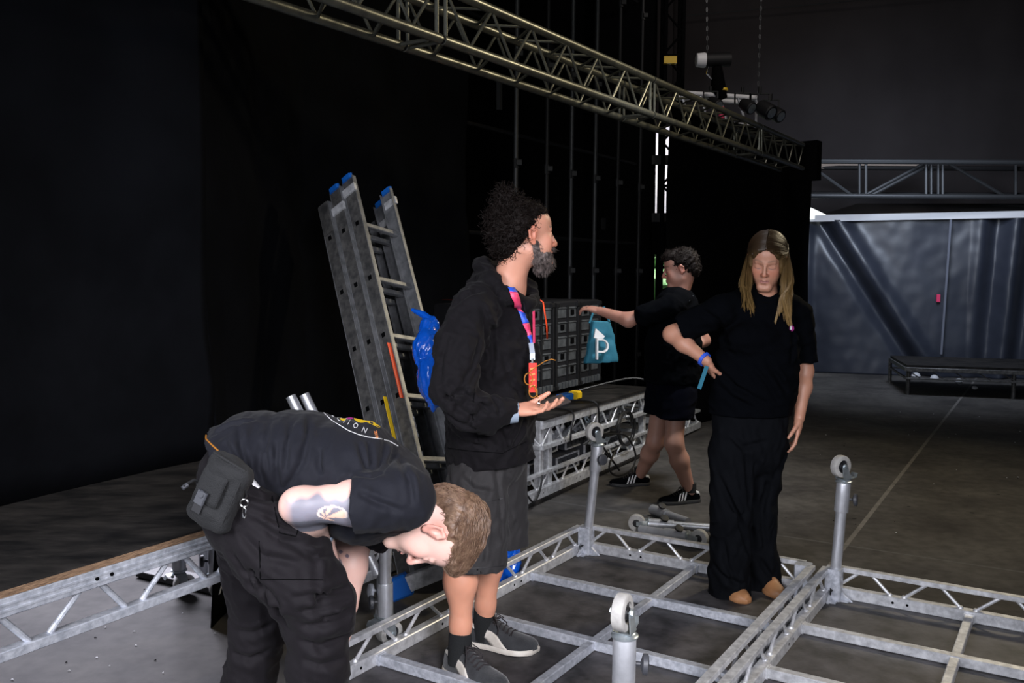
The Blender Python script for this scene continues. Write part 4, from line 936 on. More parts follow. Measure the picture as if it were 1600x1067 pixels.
# ------------------------------------------------------------------ people
from mathutils.bvhtree import BVHTree
def bvh(o):
    me = o.data; org = ORG[o.name]
    return BVHTree.FromPolygons([tuple(v.co+org) for v in me.vertices], [tuple(p.vertices) for p in me.polygons])
def hit(tree, px, py, off=.001):
    o = V((0, 0, HC)); d = V(_ray(px, py)).normalized(); h, n, i, dist = tree.ray_cast(o, d)
    if h is None: return None, None
    if n.dot(d) > 0: n = -n
    return h+n*off, n
def frame(fwd, up):
    f = V(fwd).normalized(); u = V(up); u = (u-f*u.dot(f)).normalized(); x = f.cross(u).normalized()
    return Matrix((x, f, u)).transposed()      # columns: right of the person, forward, up
def head(c, R, s=1.0, lids=True, female=False):
    c = V(c); T = lambda x, y, z: c+R@V((x*s, y*s, z*s))
    E_ = lambda x, y, z, rx, ry, rz, k=.02, op='u', rot=None: el(T(x, y, z), (rx*s, ry*s, rz*s), (R@rot if rot else R), k, op)
    K = lambda a, b, ra, rb=None, k=.012: rc(T(*a), T(*b), ra*s, (rb or ra)*s, k=k)
    j = .92 if female else 1.0
    p = [E_(0, -.022, .036, .074, .092, .083), E_(0, .028, .045, .060, .062, .058, .03), E_(0, .030, -.028, .056*j, .058, .075, .03),
         K((.043*j, .0, -.055), (.016*j, .073, -.092), .020, .018, .022), K((-.043*j, .0, -.055), (-.016*j, .073, -.092), .020, .018, .022), K((-.012, .078, -.094), (.012, .078, -.094), .019*j, None, .02),
         E_(.034, .062, -.018, .024, .022, .026, .02), E_(-.034, .062, -.018, .024, .022, .026, .02),
         E_(0, .068, -.055, .028, .026, .030, .02),
         K((.010, .085, .027), (.040, .074, .027), .006, .005, .014), K((-.010, .085, .027), (-.040, .074, .027), .006, .005, .014), E_(.036, .040, -.046, .022, .036, .034, .02), E_(-.036, .040, -.046, .022, .036, .034, .02),
         E_(.031, .098, .008, .017, .014, .012, .010, 's'), E_(-.031, .098, .008, .017, .014, .012, .010, 's'),
         E_(.031, .074, .007, .0155, .0145, .0135, .003), E_(-.031, .074, .007, .0155, .0145, .0135, .003),
         K((0, .086, .022), (0, .111, -.020), .0070, .0085, .009), K((0, .106, -.024), (0, .110, -.026), .0100, None, .008),
         E_(.010, .098, -.029, .0085, .0095, .0070, .009), E_(-.010, .098, -.029, .0085, .0095, .0070, .009),
         K((-.020, .086, -.057), (-.004, .0965, -.0535), .0045, .0055, .004), K((.020, .086, -.057), (.004, .0965, -.0535), .0045, .0055, .004), K((-.004, .0965, -.0535), (.004, .0965, -.0535), .0055, None, .004),
         K((-.016, .087, -.065), (.016, .087, -.065), .0055, None, .004), K((-.004, .094, -.066), (.004, .094, -.066), .0062, None, .004),
         sub(K((-.020, .095, -.0600), (.020, .095, -.0600), .0026, None), .004),
         sub(E_(0, .1, -.080, .016, .008, .006, .008), .01)]
    for sg in (1, -1):
        er = Matrix.Rotation(sg*.35, 3, 'Z')@Matrix.Rotation(-.15, 3, 'X')
        p += [E_(sg*.078, -.008, .002, .0075, .019, .031, .005, 'u', er), K((sg*.083, -.006, .028), (sg*.084, -.024, .012), .0045, None, .004), K((sg*.084, -.024, .012), (sg*.080, -.014, -.018), .0045, .004, .004),
              K((sg*.083, -.006, .028), (sg*.080, .006, .012), .004, .004, .004), E_(sg*.078, -.004, -.026, .0055, .009, .010, .004), K((sg*.082, -.012, .014), (sg*.081, -.010, -.008), .003, .003, .003),
              E_(sg*.0875, -.010, .002, .0075, .0095, .0165, .002, 's')]
    return p, T
def local(pts, c, R, s=1):
    return (pts-A3(c))@np.array([list(r) for r in R])/s
def lobe(L, c, r, soft=.25):
    d = np.sqrt((((L-np.array(c))/np.array(r))**2).sum(1)); return np.clip((1-d)/soft+.5, 0, 1)
def face_col(pts, c, R, s, base, lip, brow=(.05, .03, .02), stub=None, browamt=.8, lash=True):
    L = local(pts, c, R, s); col = np.tile(np.array(base), (len(pts), 1))
    def mix(w, cc, a=1):
        nonlocal col; w = (w*a)[:, None]; col = col*(1-w)+np.array(cc)*w
    front = (L[:, 1] > .04)
    for sg in (1, -1): mix(lobe(L, (sg*.036, .075, -.022), (.028, .04, .024), .9), (base[0]*1.05, base[1]*.72, base[2]*.68), .5)
    mix(lobe(L, (0, .11, -.026), (.02, .02, .016), .8), (base[0]*1.0, base[1]*.7, base[2]*.65), .5)
    for sg in (1, -1): mix(lobe(L, (sg*.082, -.01, 0), (.02, .035, .045), .5), (base[0]*1.05, base[1]*.68, base[2]*.62), .6)
    if stub is not None:
        w = np.clip(lobe(L, (0, .05, -.085), (.07, .075, .052), .5)+lobe(L, (0, .095, -.045), (.03, .02, .012), .5), 0, 1); mix(w, stub, .55)
    w = (np.abs(L[:, 0]) < .021)*(L[:, 1] > .082)*np.exp(-((L[:, 2]+.060)/.0075)**2*1.0)*(L[:, 2] < -.048)*(L[:, 2] > -.073)*np.clip((.024-np.abs(L[:, 0]))/.006, 0, 1); mix(w, lip, .85)
    w = np.exp(-((L[:, 2]+.0600)/.0024)**2)*(np.abs(L[:, 0]) < .020)*(L[:, 1] > .08); mix(w, (.13, .045, .04), .6)
    for sg in (1, -1):
        x = sg*L[:, 0]; zc = .0315+.004*np.clip((x-.01)/.02, 0, 1)-.10*np.clip(x-.034, 0, 1)
        w = np.exp(-((L[:, 2]-zc)/.0042)**2)*(x > .012)*(x < .050)*front; mix(w, brow, browamt)
        if lash:
            zl = .001-.004*(1-((x-.031)/.016)**2)
            w = np.exp(-((L[:, 2]-zl)/.0018)**2)*(np.abs(x-.031) < .0155)*(L[:, 1] > .07); mix(w, (.03, .02, .02), .9)
            w = np.exp(-((L[:, 2]-.017)/.0020)**2)*(np.abs(x-.031) < .015)*(L[:, 1] > .07); mix(w, (base[0]*.4, base[1]*.3, base[2]*.3), .5)
    return col
def hand(wr, d, pn, th, curls=(.5, .5, .5, .5), s=1.0, tcurl=.5, spread=.10, thumb_out=.8):
    """wr wrist, d direction to the fingers, pn palm normal, th direction of the thumb side"""
    wr = V(wr); d = V(d).normalized(); pn = V(pn); pn = (pn-d*pn.dot(d)).normalized(); th = V(th); th = (th-d*th.dot(d)-pn*th.dot(pn)).normalized()
    p = [rc(wr, wr+d*.03*s, .024*s, .026*s, pn, .72, .015), el(wr+d*.050*s, (.034*s, .040*s, .0165*s), Matrix((th, d, pn)).transposed(), .012), el(wr+d*.032*s+th*.020*s+pn*.008*s, (.016*s, .026*s, .014*s), Matrix((th, d, pn)).transposed(), .012)]
    lens = [(.040, .025, .021), (.045, .029, .022), (.042, .027, .022), (.033, .020, .019)]; rad = [.0088, .0090, .0086, .0076]
    for i in range(4):
        off = (1.5-i)*.0195*s; k0 = wr+d*(.088-abs(i-1)*.004)*s+th*off
        p.append(rc(wr+d*.03*s+th*off*.7, k0, .013*s, rad[i]*1.15*s, k=.010))
        a = curls[i]*.5; dir0 = (d+th*(1.5-i)*spread).normalized(); q = k0; ang = a
        for j, l in enumerate(lens[i]):
            dd = dir0*math.cos(ang)+pn*math.sin(ang); n2 = q+dd*l*s; p.append(rc(q, n2, rad[i]*(1-.10*j)*s, rad[i]*(.93-.10*j)*s, k=.0035)); q = n2; ang += curls[i]
    q = wr+d*.024*s+th*.026*s; dd = (d*.75+th*thumb_out+pn*.35).normalized()
    for j, (l, r1, r2) in enumerate(((.040, .0135, .0108), (.032, .0102, .0095), (.026, .0092, .0075))):
        n2 = q+dd*l*s; p.append(rc(q, n2, r1*s, r2*s, k=.006 if j == 0 else .0035)); q = n2; dd = (dd+(d*.5-th*.35+pn*.3)*tcurl).normalized()
    return p
def limb(pts, rs, k=.03): return chain(pts, rs, k=k)
def strands(lines, r0, n=3, taper=.35):
    mb = MB()
    for pts, r in lines:
        m = len(pts); mb.tube(pts, r, n, cap=True, rs=[r*(1-(1-taper)*(i/(m-1))) for i in range(m)])
    return mb
def shoe(t, heel, toe, up, style, L=.30, outer=1, name='shoe', w=1.0, hs=1.0):
    heel, toe = V(heel), V(toe); d = (toe-heel).normalized(); U = V(up); U = (U-d*U.dot(d)).normalized(); S = d.cross(U)*outer   # S = outer side
    us = [0, .04, .12, .22, .32, .42, .52, .62, .72, .82, .91, .97, 1.0]
    W = [.012, .026, .034, .036, .035, .036, .041, .046, .049, .047, .038, .024, .006]
    Hh = [.055, .078, .088, .080, .088, .092, .080, .066, .056, .050, .044, .036, .026]
    Hh = [q*hs for q in Hh]; cof = [0, 0, 0, 0, .002, .004, .005, .004, .001, -.003, -.007, -.010, -.012]
    def pr(u, arr): return float(np.interp(u, us, arr))
    def surf(u, ph, off=0):    # ph 0..1 from outer sole edge over the top to the inner sole edge
        wd = pr(u, W)*w+off; hh = pr(u, Hh)+off; a = math.pi*ph; x = math.cos(a); z = math.sin(a)
        top = .42+.3*min(1, max(0, (u-.5)/.4)); e = .75
        xx = (abs(x)**e)*(1 if x > 0 else -1)*wd*(1-.28*z*(1-top)); zz = .018+(hh-.018)*abs(z)**.85
        return heel+d*(u*L)+S*(xx+pr(u, cof))+U*zz
    mb = MB(); mb.grid(lambda a, b: surf(us[0]+a*(1-.0), b), 40, 18)
    m_up = {'puma': 'suede', 'stripe': 'shirt_far', 'tan': 'tan', 'plain': 'suede'}[style]
    up_ = mb.build(name, m_up, t, smooth=60)
    ring = []; n = 44
    for i in range(n):
        a = i/n*2
        u = a if a < 1 else 2-a; sd = 1 if a < 1 else -1
        ring.append((u, sd))
    mb = MB(); prof = [(-.004, 0), (.003, .004), (.004, .020), (.001, .024), (-.008, .024)]
    vs = []
    for off, z in prof:
        for u, sd in ring: vs.append(heel+d*(u*L+(off if u > .97 else (-off if u < .03 else 0)))+S*(sd*max(.002, pr(u, W)*w+off)+pr(u, cof))+U*z)
    k = len(prof); fs = [(i*n+j, i*n+(j+1) % n, (i+1)*n+(j+1) % n, (i+1)*n+j) for i in range(k-1) for j in range(n)]+[tuple(range(n))[::-1], tuple(range((k-1)*n, k*n))]
    mb.add(vs, fs); mb.build('sole', {'puma': 'sole', 'stripe': 'soledark', 'tan': 'tan', 'plain': 'sole'}[style], up_, smooth=50)
    def band(pts, m, nm, off=.0016, th=.0015):    # strip between two (u,ph) polylines on the shoe's surface
        mb = MB(); n_ = len(pts); mb.grid(lambda a, b: surf(*[q0*(1-b)+q1*b for q0, q1 in zip(_ip([p[0] for p in pts], a), _ip([p[1] for p in pts], a))], off), 16, 4); mb.build(nm, m, up_, solid=th)
    def _ip(ps, a):
        x = a*(len(ps)-1); i = min(int(x), len(ps)-2); f = x-i; return tuple(ps[i][k]*(1-f)+ps[i+1][k]*f for k in range(2))
    if style == 'puma':
        for fl in (0, 1):
            g = (lambda u, p: (u, p)) if not fl else (lambda u, p: (u, 1-p))
            band([(g(.02, .26), g(.02, .33)), (g(.16, .20), g(.15, .29)), (g(.32, .09), g(.32, .22)), (g(.42, .01), g(.50, .17)), (g(.46, .0), g(.66, .02))], 'sole', 'side_stripe')
    if style == 'stripe':
        for fl in (0, 1):
            g = (lambda u, p: (u, p)) if not fl else (lambda u, p: (u, 1-p))
            for q in (.36, .44, .52): band([(g(q+.06, .02), g(q+.10, .02)), (g(q-.02, .30), g(q+.02, .30))], 'print_white', 'side_stripe')
            band([(g(.0, .22), g(.0, .36)), (g(.12, .20), g(.12, .34))], 'print_white', 'heel_tab')
    if style in ('puma', 'stripe'):
        mb = MB()
        for q in range(5):
            u = .44+q*.055
            mb.tube([surf(u, .33, .003), surf(u+.01, .5, .006), surf(u+.02, .67, .003)], .0022, 6); mb.tube([surf(u+.02, .35, .003), surf(u+.005, .5, .005), surf(u, .66, .003)], .0022, 6)
        a = surf(.42, .5, .008)
        for sg in (1, -1): mb.tube([a, a+S*sg*.015+U*.012, a+S*sg*.032-U*.006+d*.02, a+S*sg*.024-U*.012, a], .0024, 6); mb.tube([a, a+S*sg*.02-U*.0+d*.01, a+S*sg*.042-U*.03+d*.03, surf(.5, .5-sg*.32, .004)], .0024, 6)
        mb.build('laces', 'lace', up_)
    return up_
def seam(t, tree, pix, m, r=.0012, name='seam'):
    pts = [hit(tree, x, y, .0005)[0] for x, y in pix]; pts = [p for p in pts if p is not None]
    if len(pts) > 1: return MB().tube(pts, r, 5).build(name, m, t)
def densify(pix, k=6):
    out = []
    for (a, b), (c, d) in zip(pix[:-1], pix[1:]):
        for i in range(k): out.append((a+(c-a)*i/k, b+(d-b)*i/k))
    return out+[pix[-1]]
def ribbon(t, tree, left, right, m, name, off=.002, k=6, label=None):
    l = densify(left, k); r = densify(right, k); vs = []
    for a, b in zip(l, r):
        p, q = hit(tree, *a, off)[0], hit(tree, *b, off)[0]
        if p is None or q is None: continue
        vs += [p, q]
    n = len(vs)//2
    if n < 2: return
    mb = MB(); mb.add(vs, [(2*i, 2*i+1, 2*i+3, 2*i+2) for i in range(n-1)]); return mb.build(name, m, t, solid=.0015, label=label)
def patch(t, tree, poly, m, name, off=.0012, label=None):
    """flat printed shape lying on a garment: fan of picture points dropped on the cloth"""
    cx = sum(p[0] for p in poly)/len(poly); cy = sum(p[1] for p in poly)/len(poly)
    vs = [hit(tree, cx, cy, off)[0]]+[hit(tree, *p, off)[0] for p in poly]
    if any(v is None for v in vs): return
    n = len(poly); mb = MB(); mb.add(vs, [(0, 1+i, 1+(i+1) % n) for i in range(n)]); return mb.build(name, m, t, label=label)
def creases(lst, r=.009, k=.012): return [sub(c, k) for c in lst]
def crease_px(tree_or_none, pts, r=.008, k=.014):
    out = []
    for a, b in zip(pts[:-1], pts[1:]): out.append(sub(rc(P(*a), P(*b), r, r, k=k), k))
    return out

def crease_mesh(o, tree, lines, w=.010, depth=.012, ridge=.5):
    """press fold lines into a garment along picture polylines dropped on its surface"""
    me = o.data; n = len(me.vertices); co = np.zeros(n*3); me.vertices.foreach_get('co', co); co = co.reshape(-1, 3); no = np.zeros(n*3); me.vertices.foreach_get('normal', no); no = no.reshape(-1, 3)
    org = A3(ORG[o.name]); W = co+org; D = np.zeros(n)
    for ln in lines:
        pts = [hit(tree, *q, 0)[0] for q in densify(ln, 6)]; pts = [A3(p) for p in pts if p is not None]
        if len(pts) < 3: continue
        best = np.full(n, 1e9); side = np.zeros(n); prm = np.zeros(n)
        lo = np.min(pts, 0)-.06; hi = np.max(pts, 0)+.06; m = np.where(((W > lo)&(W < hi)).all(1))[0]
        for j, (a, b) in enumerate(zip(pts[:-1], pts[1:])):
            ba = b-a; L2 = ba.dot(ba)+1e-12; q = W[m]-a; t = np.clip(q@ba/L2, 0, 1); r = q-t[:, None]*ba; d = np.sqrt((r*r).sum(1)); up = d < best[m]
            mi = m[up]; best[mi] = d[up]; sd = np.cross(ba, no[m][up]); side[mi] = np.sign((sd*r[up]).sum(1)); prm[mi] = (j+t[up])/(len(pts)-1)
        tap = np.clip(np.sin(np.clip(prm, 0, 1)*math.pi), 0, 1)**.5*np.where((prm > 0)&(prm < 1), 1, 0)
        sh = np.where(side > 0, 2.6, 1.6)
        D += tap*(-depth*np.exp(-(best/w)**2)+ridge*depth*np.exp(-((best-1.9*w)/(w*sh*.7))**2))
    co = co+no*D[:, None]; me.vertices.foreach_set('co', co.ravel()); me.update()
# ---------------- the bearded man
def bearded_man():
    t = thing('person', F(745, 1035, .02), 'bearded man in black hoodie and charcoal shorts, curly hair, holding a phone', 'person')
    R = frame((.93, .36, -.03), (-.06, 0, 1)); hc = P(823, 369, 3.33); s = 1.03
    hp, T = head(hc, R, s)
    base = (.56, .265, .18)
    wr = P(806, 641, 3.10)
    body = hp+[rc(T(0, -.03, -.05), P(790, 458, 3.36), .057, .062, k=.03), rc(P(790, 455, 3.36), P(775, 500, 3.36), .07, .11, k=.04)]
    body += chain([P(772, 490, 3.36), P(768, 600, 3.36), P(765, 690, 3.36)], [.07, .08, .09], (0, 1, 0), 1.3, .04)
    body += limb([P(745, 485, 3.22), P(708, 608, 3.09), P(760, 634, 3.10), wr], [.04, .035, .032, .026]) + limb([P(785, 485, 3.48), P(785, 590, 3.50)], [.045, .035])
    body += hand(wr, P(846, 640, 3.06)-wr, V((.05, -.25, 1)), V((.05, .8, .6)), (.22, .30, .35, .45), 1.02, .25, .05, .35)
    # legs
    kn1, an1 = P(722, 862, 3.20), P(719, 1004, 3.20); kn2, an2 = P(765, 845, 3.44), P(757, 968, 3.47)
    for kn, an, hp_ in ((kn1, an1, P(740, 735, 3.23)), (kn2, an2, P(775, 735, 3.45))):
        body += limb([hp_.lerp(kn, .15), kn], [.062, .058]) + [rc(kn, kn.lerp(an, .32), .056, .056, k=.03), rc(kn.lerp(an, .32), kn.lerp(an, .8), .056, .037, k=.03), rc(kn.lerp(an, .8), an-UP*.06, .037, .036, k=.03), el(kn.lerp(an, .30)-V((.016, 0, 0)), (.045, .044, .085), k=.03)]
    def col(p):
        c = face_col(p, hc, R, s, base, (.34, .12, .10), brow=(.03, .02, .018), lash=True)
        n = waves(8, (60, 120), .02)(p)[:, None]; c = c*(1+n)
        leg = (p[:, 2] < .6)[:, None]; return np.where(leg, c*np.array([1.08, 1.05, 1.0]), c)  # leg skin lightened and warmed, brightness put into the colour
    sdf_obj('body', body, .0032, 'skin', t, col=col, it=1)
    # eyes
    for sg in (1, -1):
        mb = MB(); c = T(sg*.031, .0855, .005); mb.lathe(c, R@V((0, 1, 0)), [(-.004, .003), (-.001, .006), (.002, .004), (.0025, .001)], 12); mb.build('eye', 'blackplastic', t)
    # hoodie
    hz = P(745, 721, 3.3).z
    hood = chain([P(768, 486, 3.36), P(769, 560, 3.36), P(768, 640, 3.36), P(765, 712, 3.36)], [.118, .145, .165, .172], (0, 1, 0), [1.35, 1.3, 1.22, 1.15], .05)
    hood += [rc(P(745, 470, 3.22), P(800, 468, 3.50), .075, .075, k=.05), rc(P(800, 500, 3.33), P(812, 560, 3.33), .075, .08, k=.06)]
    hood += limb([P(741, 486, 3.17), P(716, 545, 3.10), P(708, 607, 3.06)], [.088, .085, .078], .035) + limb([P(708, 607, 3.06), P(735, 640, 3.06), P(768, 643, 3.07), P(797, 643, 3.09)], [.078, .074, .058, .046], .03)
    hood += [rc(P(735, 650, 3.07), P(765, 668, 3.09), .05, .03, k=.035)]
    hood += limb([P(790, 486, 3.51), P(782, 590, 3.56), P(778, 640, 3.52)], [.08, .075, .06], .035)
    hood += chain([P(757, 418, 3.36), P(764, 440, 3.25), P(792, 461, 3.215), P(822, 474, 3.27), P(834, 470, 3.36)], [.040, .040, .032, .026, .026], k=.02)
    hood += chain([P(834, 470, 3.36), P(828, 448, 3.45), P(795, 432, 3.50), P(757, 418, 3.36)], [.026, .030, .036, .040], k=.02)
    hood += [rc(P(752, 446, 3.36), P(742, 474, 3.34), .05, .05, k=.04)]
    hood += [plane((0, 0, hz), (-.08, 0, 1))]
    hood += [sub(rc(P(806, 643, 3.10), P(790, 643, 3.09), .033, .03, k=.006), .006), sub(rc(P(815, 425, 3.36), P(790, 452, 3.36), .05, .045, k=.01), .012)]
    for c in ([(722, 520, 3.02), (700, 560, 3.0)], [(742, 560, 3.02), (722, 612, 2.99), (700, 622, 3.0)], [(760, 615, 3.02), (735, 622, 2.99), (715, 640, 2.99)], [(780, 628, 3.03), (752, 640, 3.0), (730, 662, 3.0)], [(755, 480, 3.08), (762, 540, 3.13), (757, 590, 3.14)]): hood += crease_px(None, c, .010, .02)
    wv = waves(21, (34, 75), .0030, dirs=[(1, 0, .6), (.3, 0, 1), (.8, .3, -.5)], ridged=True)
    ho = sdf_obj('hoodie', hood, .0055, 'hoodie', t, disp=wv, amp=.014, it=2)
    tr = bvh(ho)
    crease_mesh(ho, tr, [[(700, 520), (690, 560), (688, 600)], [(752, 520), (738, 575), (716, 604)], [(752, 560), (735, 600), (715, 618)], [(700, 600), (730, 618), (760, 640), (770, 650)], [(692, 612), (720, 640), (752, 660)], [(745, 622), (760, 636), (775, 650)], [(765, 615), (778, 632), (782, 652)], [(690, 640), (715, 660), (745, 672)],
        [(752, 480), (768, 510), (770, 560), (765, 600)], [(705, 480), (730, 460), (760, 452)], [(700, 670), (720, 690), (760, 700)], [(785, 560), (800, 600), (815, 620)], [(775, 665), (790, 690), (792, 712)], [(820, 655), (812, 680), (795, 705)], [(715, 450), (740, 425), (765, 420)]], .010, .010); tr = bvh(ho)
    mb = MB(); cu = P(800, 644, 3.09); mb.lathe(P(797, 644, 3.092), (wr-P(760, 640, 3.09)), [(0, .036), (.0, .041), (.028, .036), (.028, .030)], 26); mb.build('shirt_cuff', 'denimblue', t, label='pale blue shirt cuff showing at the wrist')
    seam(t, tr, densify([(700, 700), (740, 705), (785, 708), (822, 690)], 8), 'black', .0014, 'hem_seam'); seam(t, tr, densify([(742, 600), (738, 650), (748, 690)], 6), 'black', .0012)
    seam(t, tr, densify([(818, 472), (824, 500), (826, 540)], 5), 'blackplastic', .0028, 'drawstring')
    # shorts
    sh = [el(P(760, 722, 3.35), (.155, .16, .10), k=.05), rc(P(745, 760, 3.25), P(741, 905, 3.20), .120, .124, (0, 1, 0), .92, .03), rc(P(780, 725, 3.46), P(787, 870, 3.49), .115, .105, (0, 1, 0), .95, .02)]
    sh += [sub(rc(P(741, 890, 3.20), P(741, 960, 3.20), .098, .14, k=.01), .006), sub(rc(P(787, 845, 3.49), P(787, 960, 3.49), .082, .12, k=.01), .006), plane((0, 0, P(741, 897, 3.13).z), (.04, 0, 1))]
    for c in ([(705, 740, 3.11), (716, 800, 3.07)], [(790, 740, 3.3), (793, 820, 3.36)], [(720, 760, 3.07), (760, 775, 3.06)]): sh += crease_px(None, c, .008, .02)
    wv = waves(31, (36, 80), .0022, dirs=[(1, 0, .2), (.7, .2, -.4)], ridged=True)
    so = sdf_obj('shorts', sh, .006, 'shorts_grey', t, disp=wv, amp=.012, it=3); ts = bvh(so)
    crease_mesh(so, ts, [[(700, 735), (706, 800), (712, 870)], [(748, 790), (755, 840), (752, 880)], [(775, 735), (783, 790), (786, 850)], [(720, 745), (740, 765), (772, 770)], [(700, 820), (725, 835), (760, 832)]], .011, .009); ts = bvh(so)
    seam(t, ts, densify([(735, 735), (734, 780), (762, 783), (790, 778)], 6), 'blackplastic', .0014, 'pocket_seam'); seam(t, ts, densify([(692, 882), (740, 888), (788, 884)], 6), 'blackplastic', .0012, 'hem_seam'); seam(t, ts, densify([(712, 745), (716, 820), (718, 885)], 6), 'blackplastic', .0012)
    ph = bvh(so); q, n = hit(ph, 757, 727, .004)
    if q: mb = MB(); mb.beam(q-V((.038, 0, 0)), q+V((.038, 0, 0)), .008, .018); mb.build('pocket_item', 'greyplastic', t)
    # socks and shoes
    for an, sc in ((an1, 1), (an2, 1)):
        mb = MB(); mb.tube([an+UP*.045, an+UP*.02, an-UP*.03, an-UP*.075], .046, 24, rs=[.0415, .043, .045, .047]); mb.build('sock', 'sock', t)
    h1, e1 = F(699, 1046, .02), F(800, 1092, .02); h2, e2 = F(733, 1000, .02), F(846, 1019, .02)
    for h_, e_, an in ((h1, e1, an1), (h2, e2, an2)):
        d = (e_-h_).normalized(); hh = V((an.x, an.y, .02))-d*.075; shoe(t, hh, hh+d*.3, UP, 'puma', .30, 1, w=1.22, hs=1.22)
    # beard
    E_ = lambda x, y, z, rx, ry, rz, k=.015: el(T(x, y, z), (rx*s, ry*s, rz*s), R, k)
    bd = [E_(0, .068, -.092, .040, .040, .034), E_(.036, .040, -.072, .024, .042, .034), E_(-.036, .040, -.072, .024, .042, .034), E_(0, .060, -.112, .030, .030, .026), E_(.055, .010, -.045, .012, .020, .032), E_(-.055, .010, -.045, .012, .020, .032), E_(.014, .098, -.043, .014, .008, .006, .006), E_(-.014, .098, -.043, .014, .008, .006, .006),
          sub(E_(0, .104, -.0595, .020, .018, .008), .006)]
    nv = waves(41, (400, 700), .0010); bo = sdf_obj('beard', bd, .0035, 'beard', t, disp=nv, amp=.006, it=1)
    rg = random.Random(3); me = bo.data; org = ORG[bo.name]; L = []
    cen = T(0, .02, -.06)
    for i in range(1500):
        v = me.vertices[rg.randrange(len(me.vertices))]; p = v.co+org; n = (p-cen).normalized(); ll = R.transposed()@(p-V(hc))
        if ll.z > -.02*s: continue
        dn = (R@V((0, .25, -1)))*.7+n*.6+V((rg.uniform(-.5, .5), rg.uniform(-.5, .5), rg.uniform(-.3, .3))); dn.normalize()
        L.append(([p-n*.002, p+dn*.006, p+dn*.012+V((rg.uniform(-.003, .003), 0, rg.uniform(-.003, .001)))], .0007))
    strands(L, 0).build('beard_hair', 'beard', bo)
    # hair: cap, bun and curls
    H = [E_(0, -.040, .045, .082, .088, .083), E_(0, -.070, .0, .066, .055, .062, .03), E_(0, -.085, -.040, .045, .040, .045, .03), E_(0, .0, .080, .066, .075, .045, .02), E_(.0, -.085, .128, .038, .038, .040, .02), E_(0, -.115, .045, .042, .034, .060, .02),
         E_(0, .125, .02, .065, .062, .075, .01)]; H[-1] = sub(H[-1], .01)
    H += [sub(E_(.085, .035, -.04, .03, .055, .060), .01), sub(E_(-.085, .035, -.04, .03, .055, .060), .01), sub(E_(.088, .0, -.012, .03, .022, .030), .008), sub(E_(-.088, .0, -.012, .03, .022, .030), .008)]
    nv = waves(44, (220, 420), .0020); hb = sdf_obj('hair', H, .0045, 'hair_dark', t, disp=nv, amp=.01, it=1)
    me = hb.data; L = []; cen = T(0, -.04, .03)
    for i in range(1500):
        v = me.vertices[rg.randrange(len(me.vertices))]; p = v.co+ORG[hb.name]; n = (p-cen).normalized(); ll = (R.transposed()@(p-V(hc)))/s
        if (ll.y > .035 and ll.z < .07) or ll.y > .062 or (ll.y > -.03 and ll.z < .02): continue
        short = ll.y > -.02
        ax = (n*.8+V((rg.gauss(0, .5), rg.gauss(0, .5), rg.gauss(-.1, .5)))).normalized(); u = ax.orthogonal().normalized(); w_ = ax.cross(u)
        ln = rg.uniform(.012, .02) if short else rg.uniform(.02, .045); rr = rg.uniform(.003, .006) if short else rg.uniform(.004, .009); tn = rg.uniform(.8, 1.5); a0 = rg.uniform(0, 6)
        L.append(([p+ax*(ln*q/9-.004)+u*rr*math.cos(a0+tn*6.28*q/9)+w_*rr*math.sin(a0+tn*6.28*q/9) for q in range(10)], .0013 if short else .0019))
    strands(L, 0).build('curls', 'hair_dark', hb)
    # ring
    f0 = wr+(P(846, 640, 3.06)-wr).normalized()*.1
    # lanyard: its own thing hanging on him
    ly = thing('lanyard', P(815, 500, 3.2), 'blue and pink festival lanyard with a red card around the bearded man\'s neck', 'lanyard')
    lt, rt = [(793, 450), (800, 468), (810, 492), (820, 516), (828, 538)], [(803, 450), (811, 470), (819, 492), (827, 515), (833, 535)]
    cols = ['lan_blue', 'lan_pink', 'lan_pink', 'lan_blue', 'lan_blue', 'lan_pink']
    seg = [(0, .12, 'lan_blue'), (.12, .45, 'lan_pink'), (.45, .66, 'lan_blue'), (.66, .85, 'lan_pink'), (.85, 1, 'lan_blue')]
    dl, dr = densify(lt, 10), densify(rt, 10)
    for a, b, m_ in seg:
        i0, i1 = int(a*(len(dl)-1)), int(b*(len(dl)-1)); ribbon(ly, tr, dl[i0:i1+1], dr[i0:i1+1], m_, 'lanyard_strap', .0075, 1)
    ccard = P(832, 590, 3.14); top = hit(tr, 829, 537, .004)[0] or P(829, 537, 3.15)
    pj = P(832, 552, 3.14); mb = MB(); mb.beam(top, pj, .018, .003, (0, -1, 0)); mb.beam(pj, P(832, 562, 3.14), .018, .004, (0, -1, 0)); mb.build('lanyard_strap', 'lan_white', ly)
    a_ = hit(tr, 834, 470, .004)[0]
    if a_: mb = MB(); mb.beam(P(834, 486, 3.22), top+V((.012, 0, 0)), .012, .002, (.8, -.6, 0)); mb.build('lanyard_strap', 'lan_pink', ly)
    mb = MB(); mb.cyl(P(832, 560, 3.14), P(832, 567, 3.14), .006, 10); mb.tube([P(832+3*math.cos(a), 568+4*math.sin(a), 3.14) for a in np.linspace(0, 6, 12)], .0015, 5); mb.build('clip', 'chrome', ly)
    mb = MB(); mb.beam(P(832.5, 567, 3.14), P(832.5, 613, 3.14), .028, .003, (0, -1, 0)); c_ = mb.build('card', 'red', ly)
    mb = MB()
    for k_ in range(4): mb.beam(P(828, 577+k_*9, 3.134), P(836, 575+k_*9, 3.134), .006, .001, (0, -1, 0))
    mb.build('card_print', 'print_orange', c_)
    sg_ = thing('sunglasses', P(829, 590, 3.11), 'amber framed sunglasses hanging by the red card at the bearded man\'s chest', 'sunglasses')
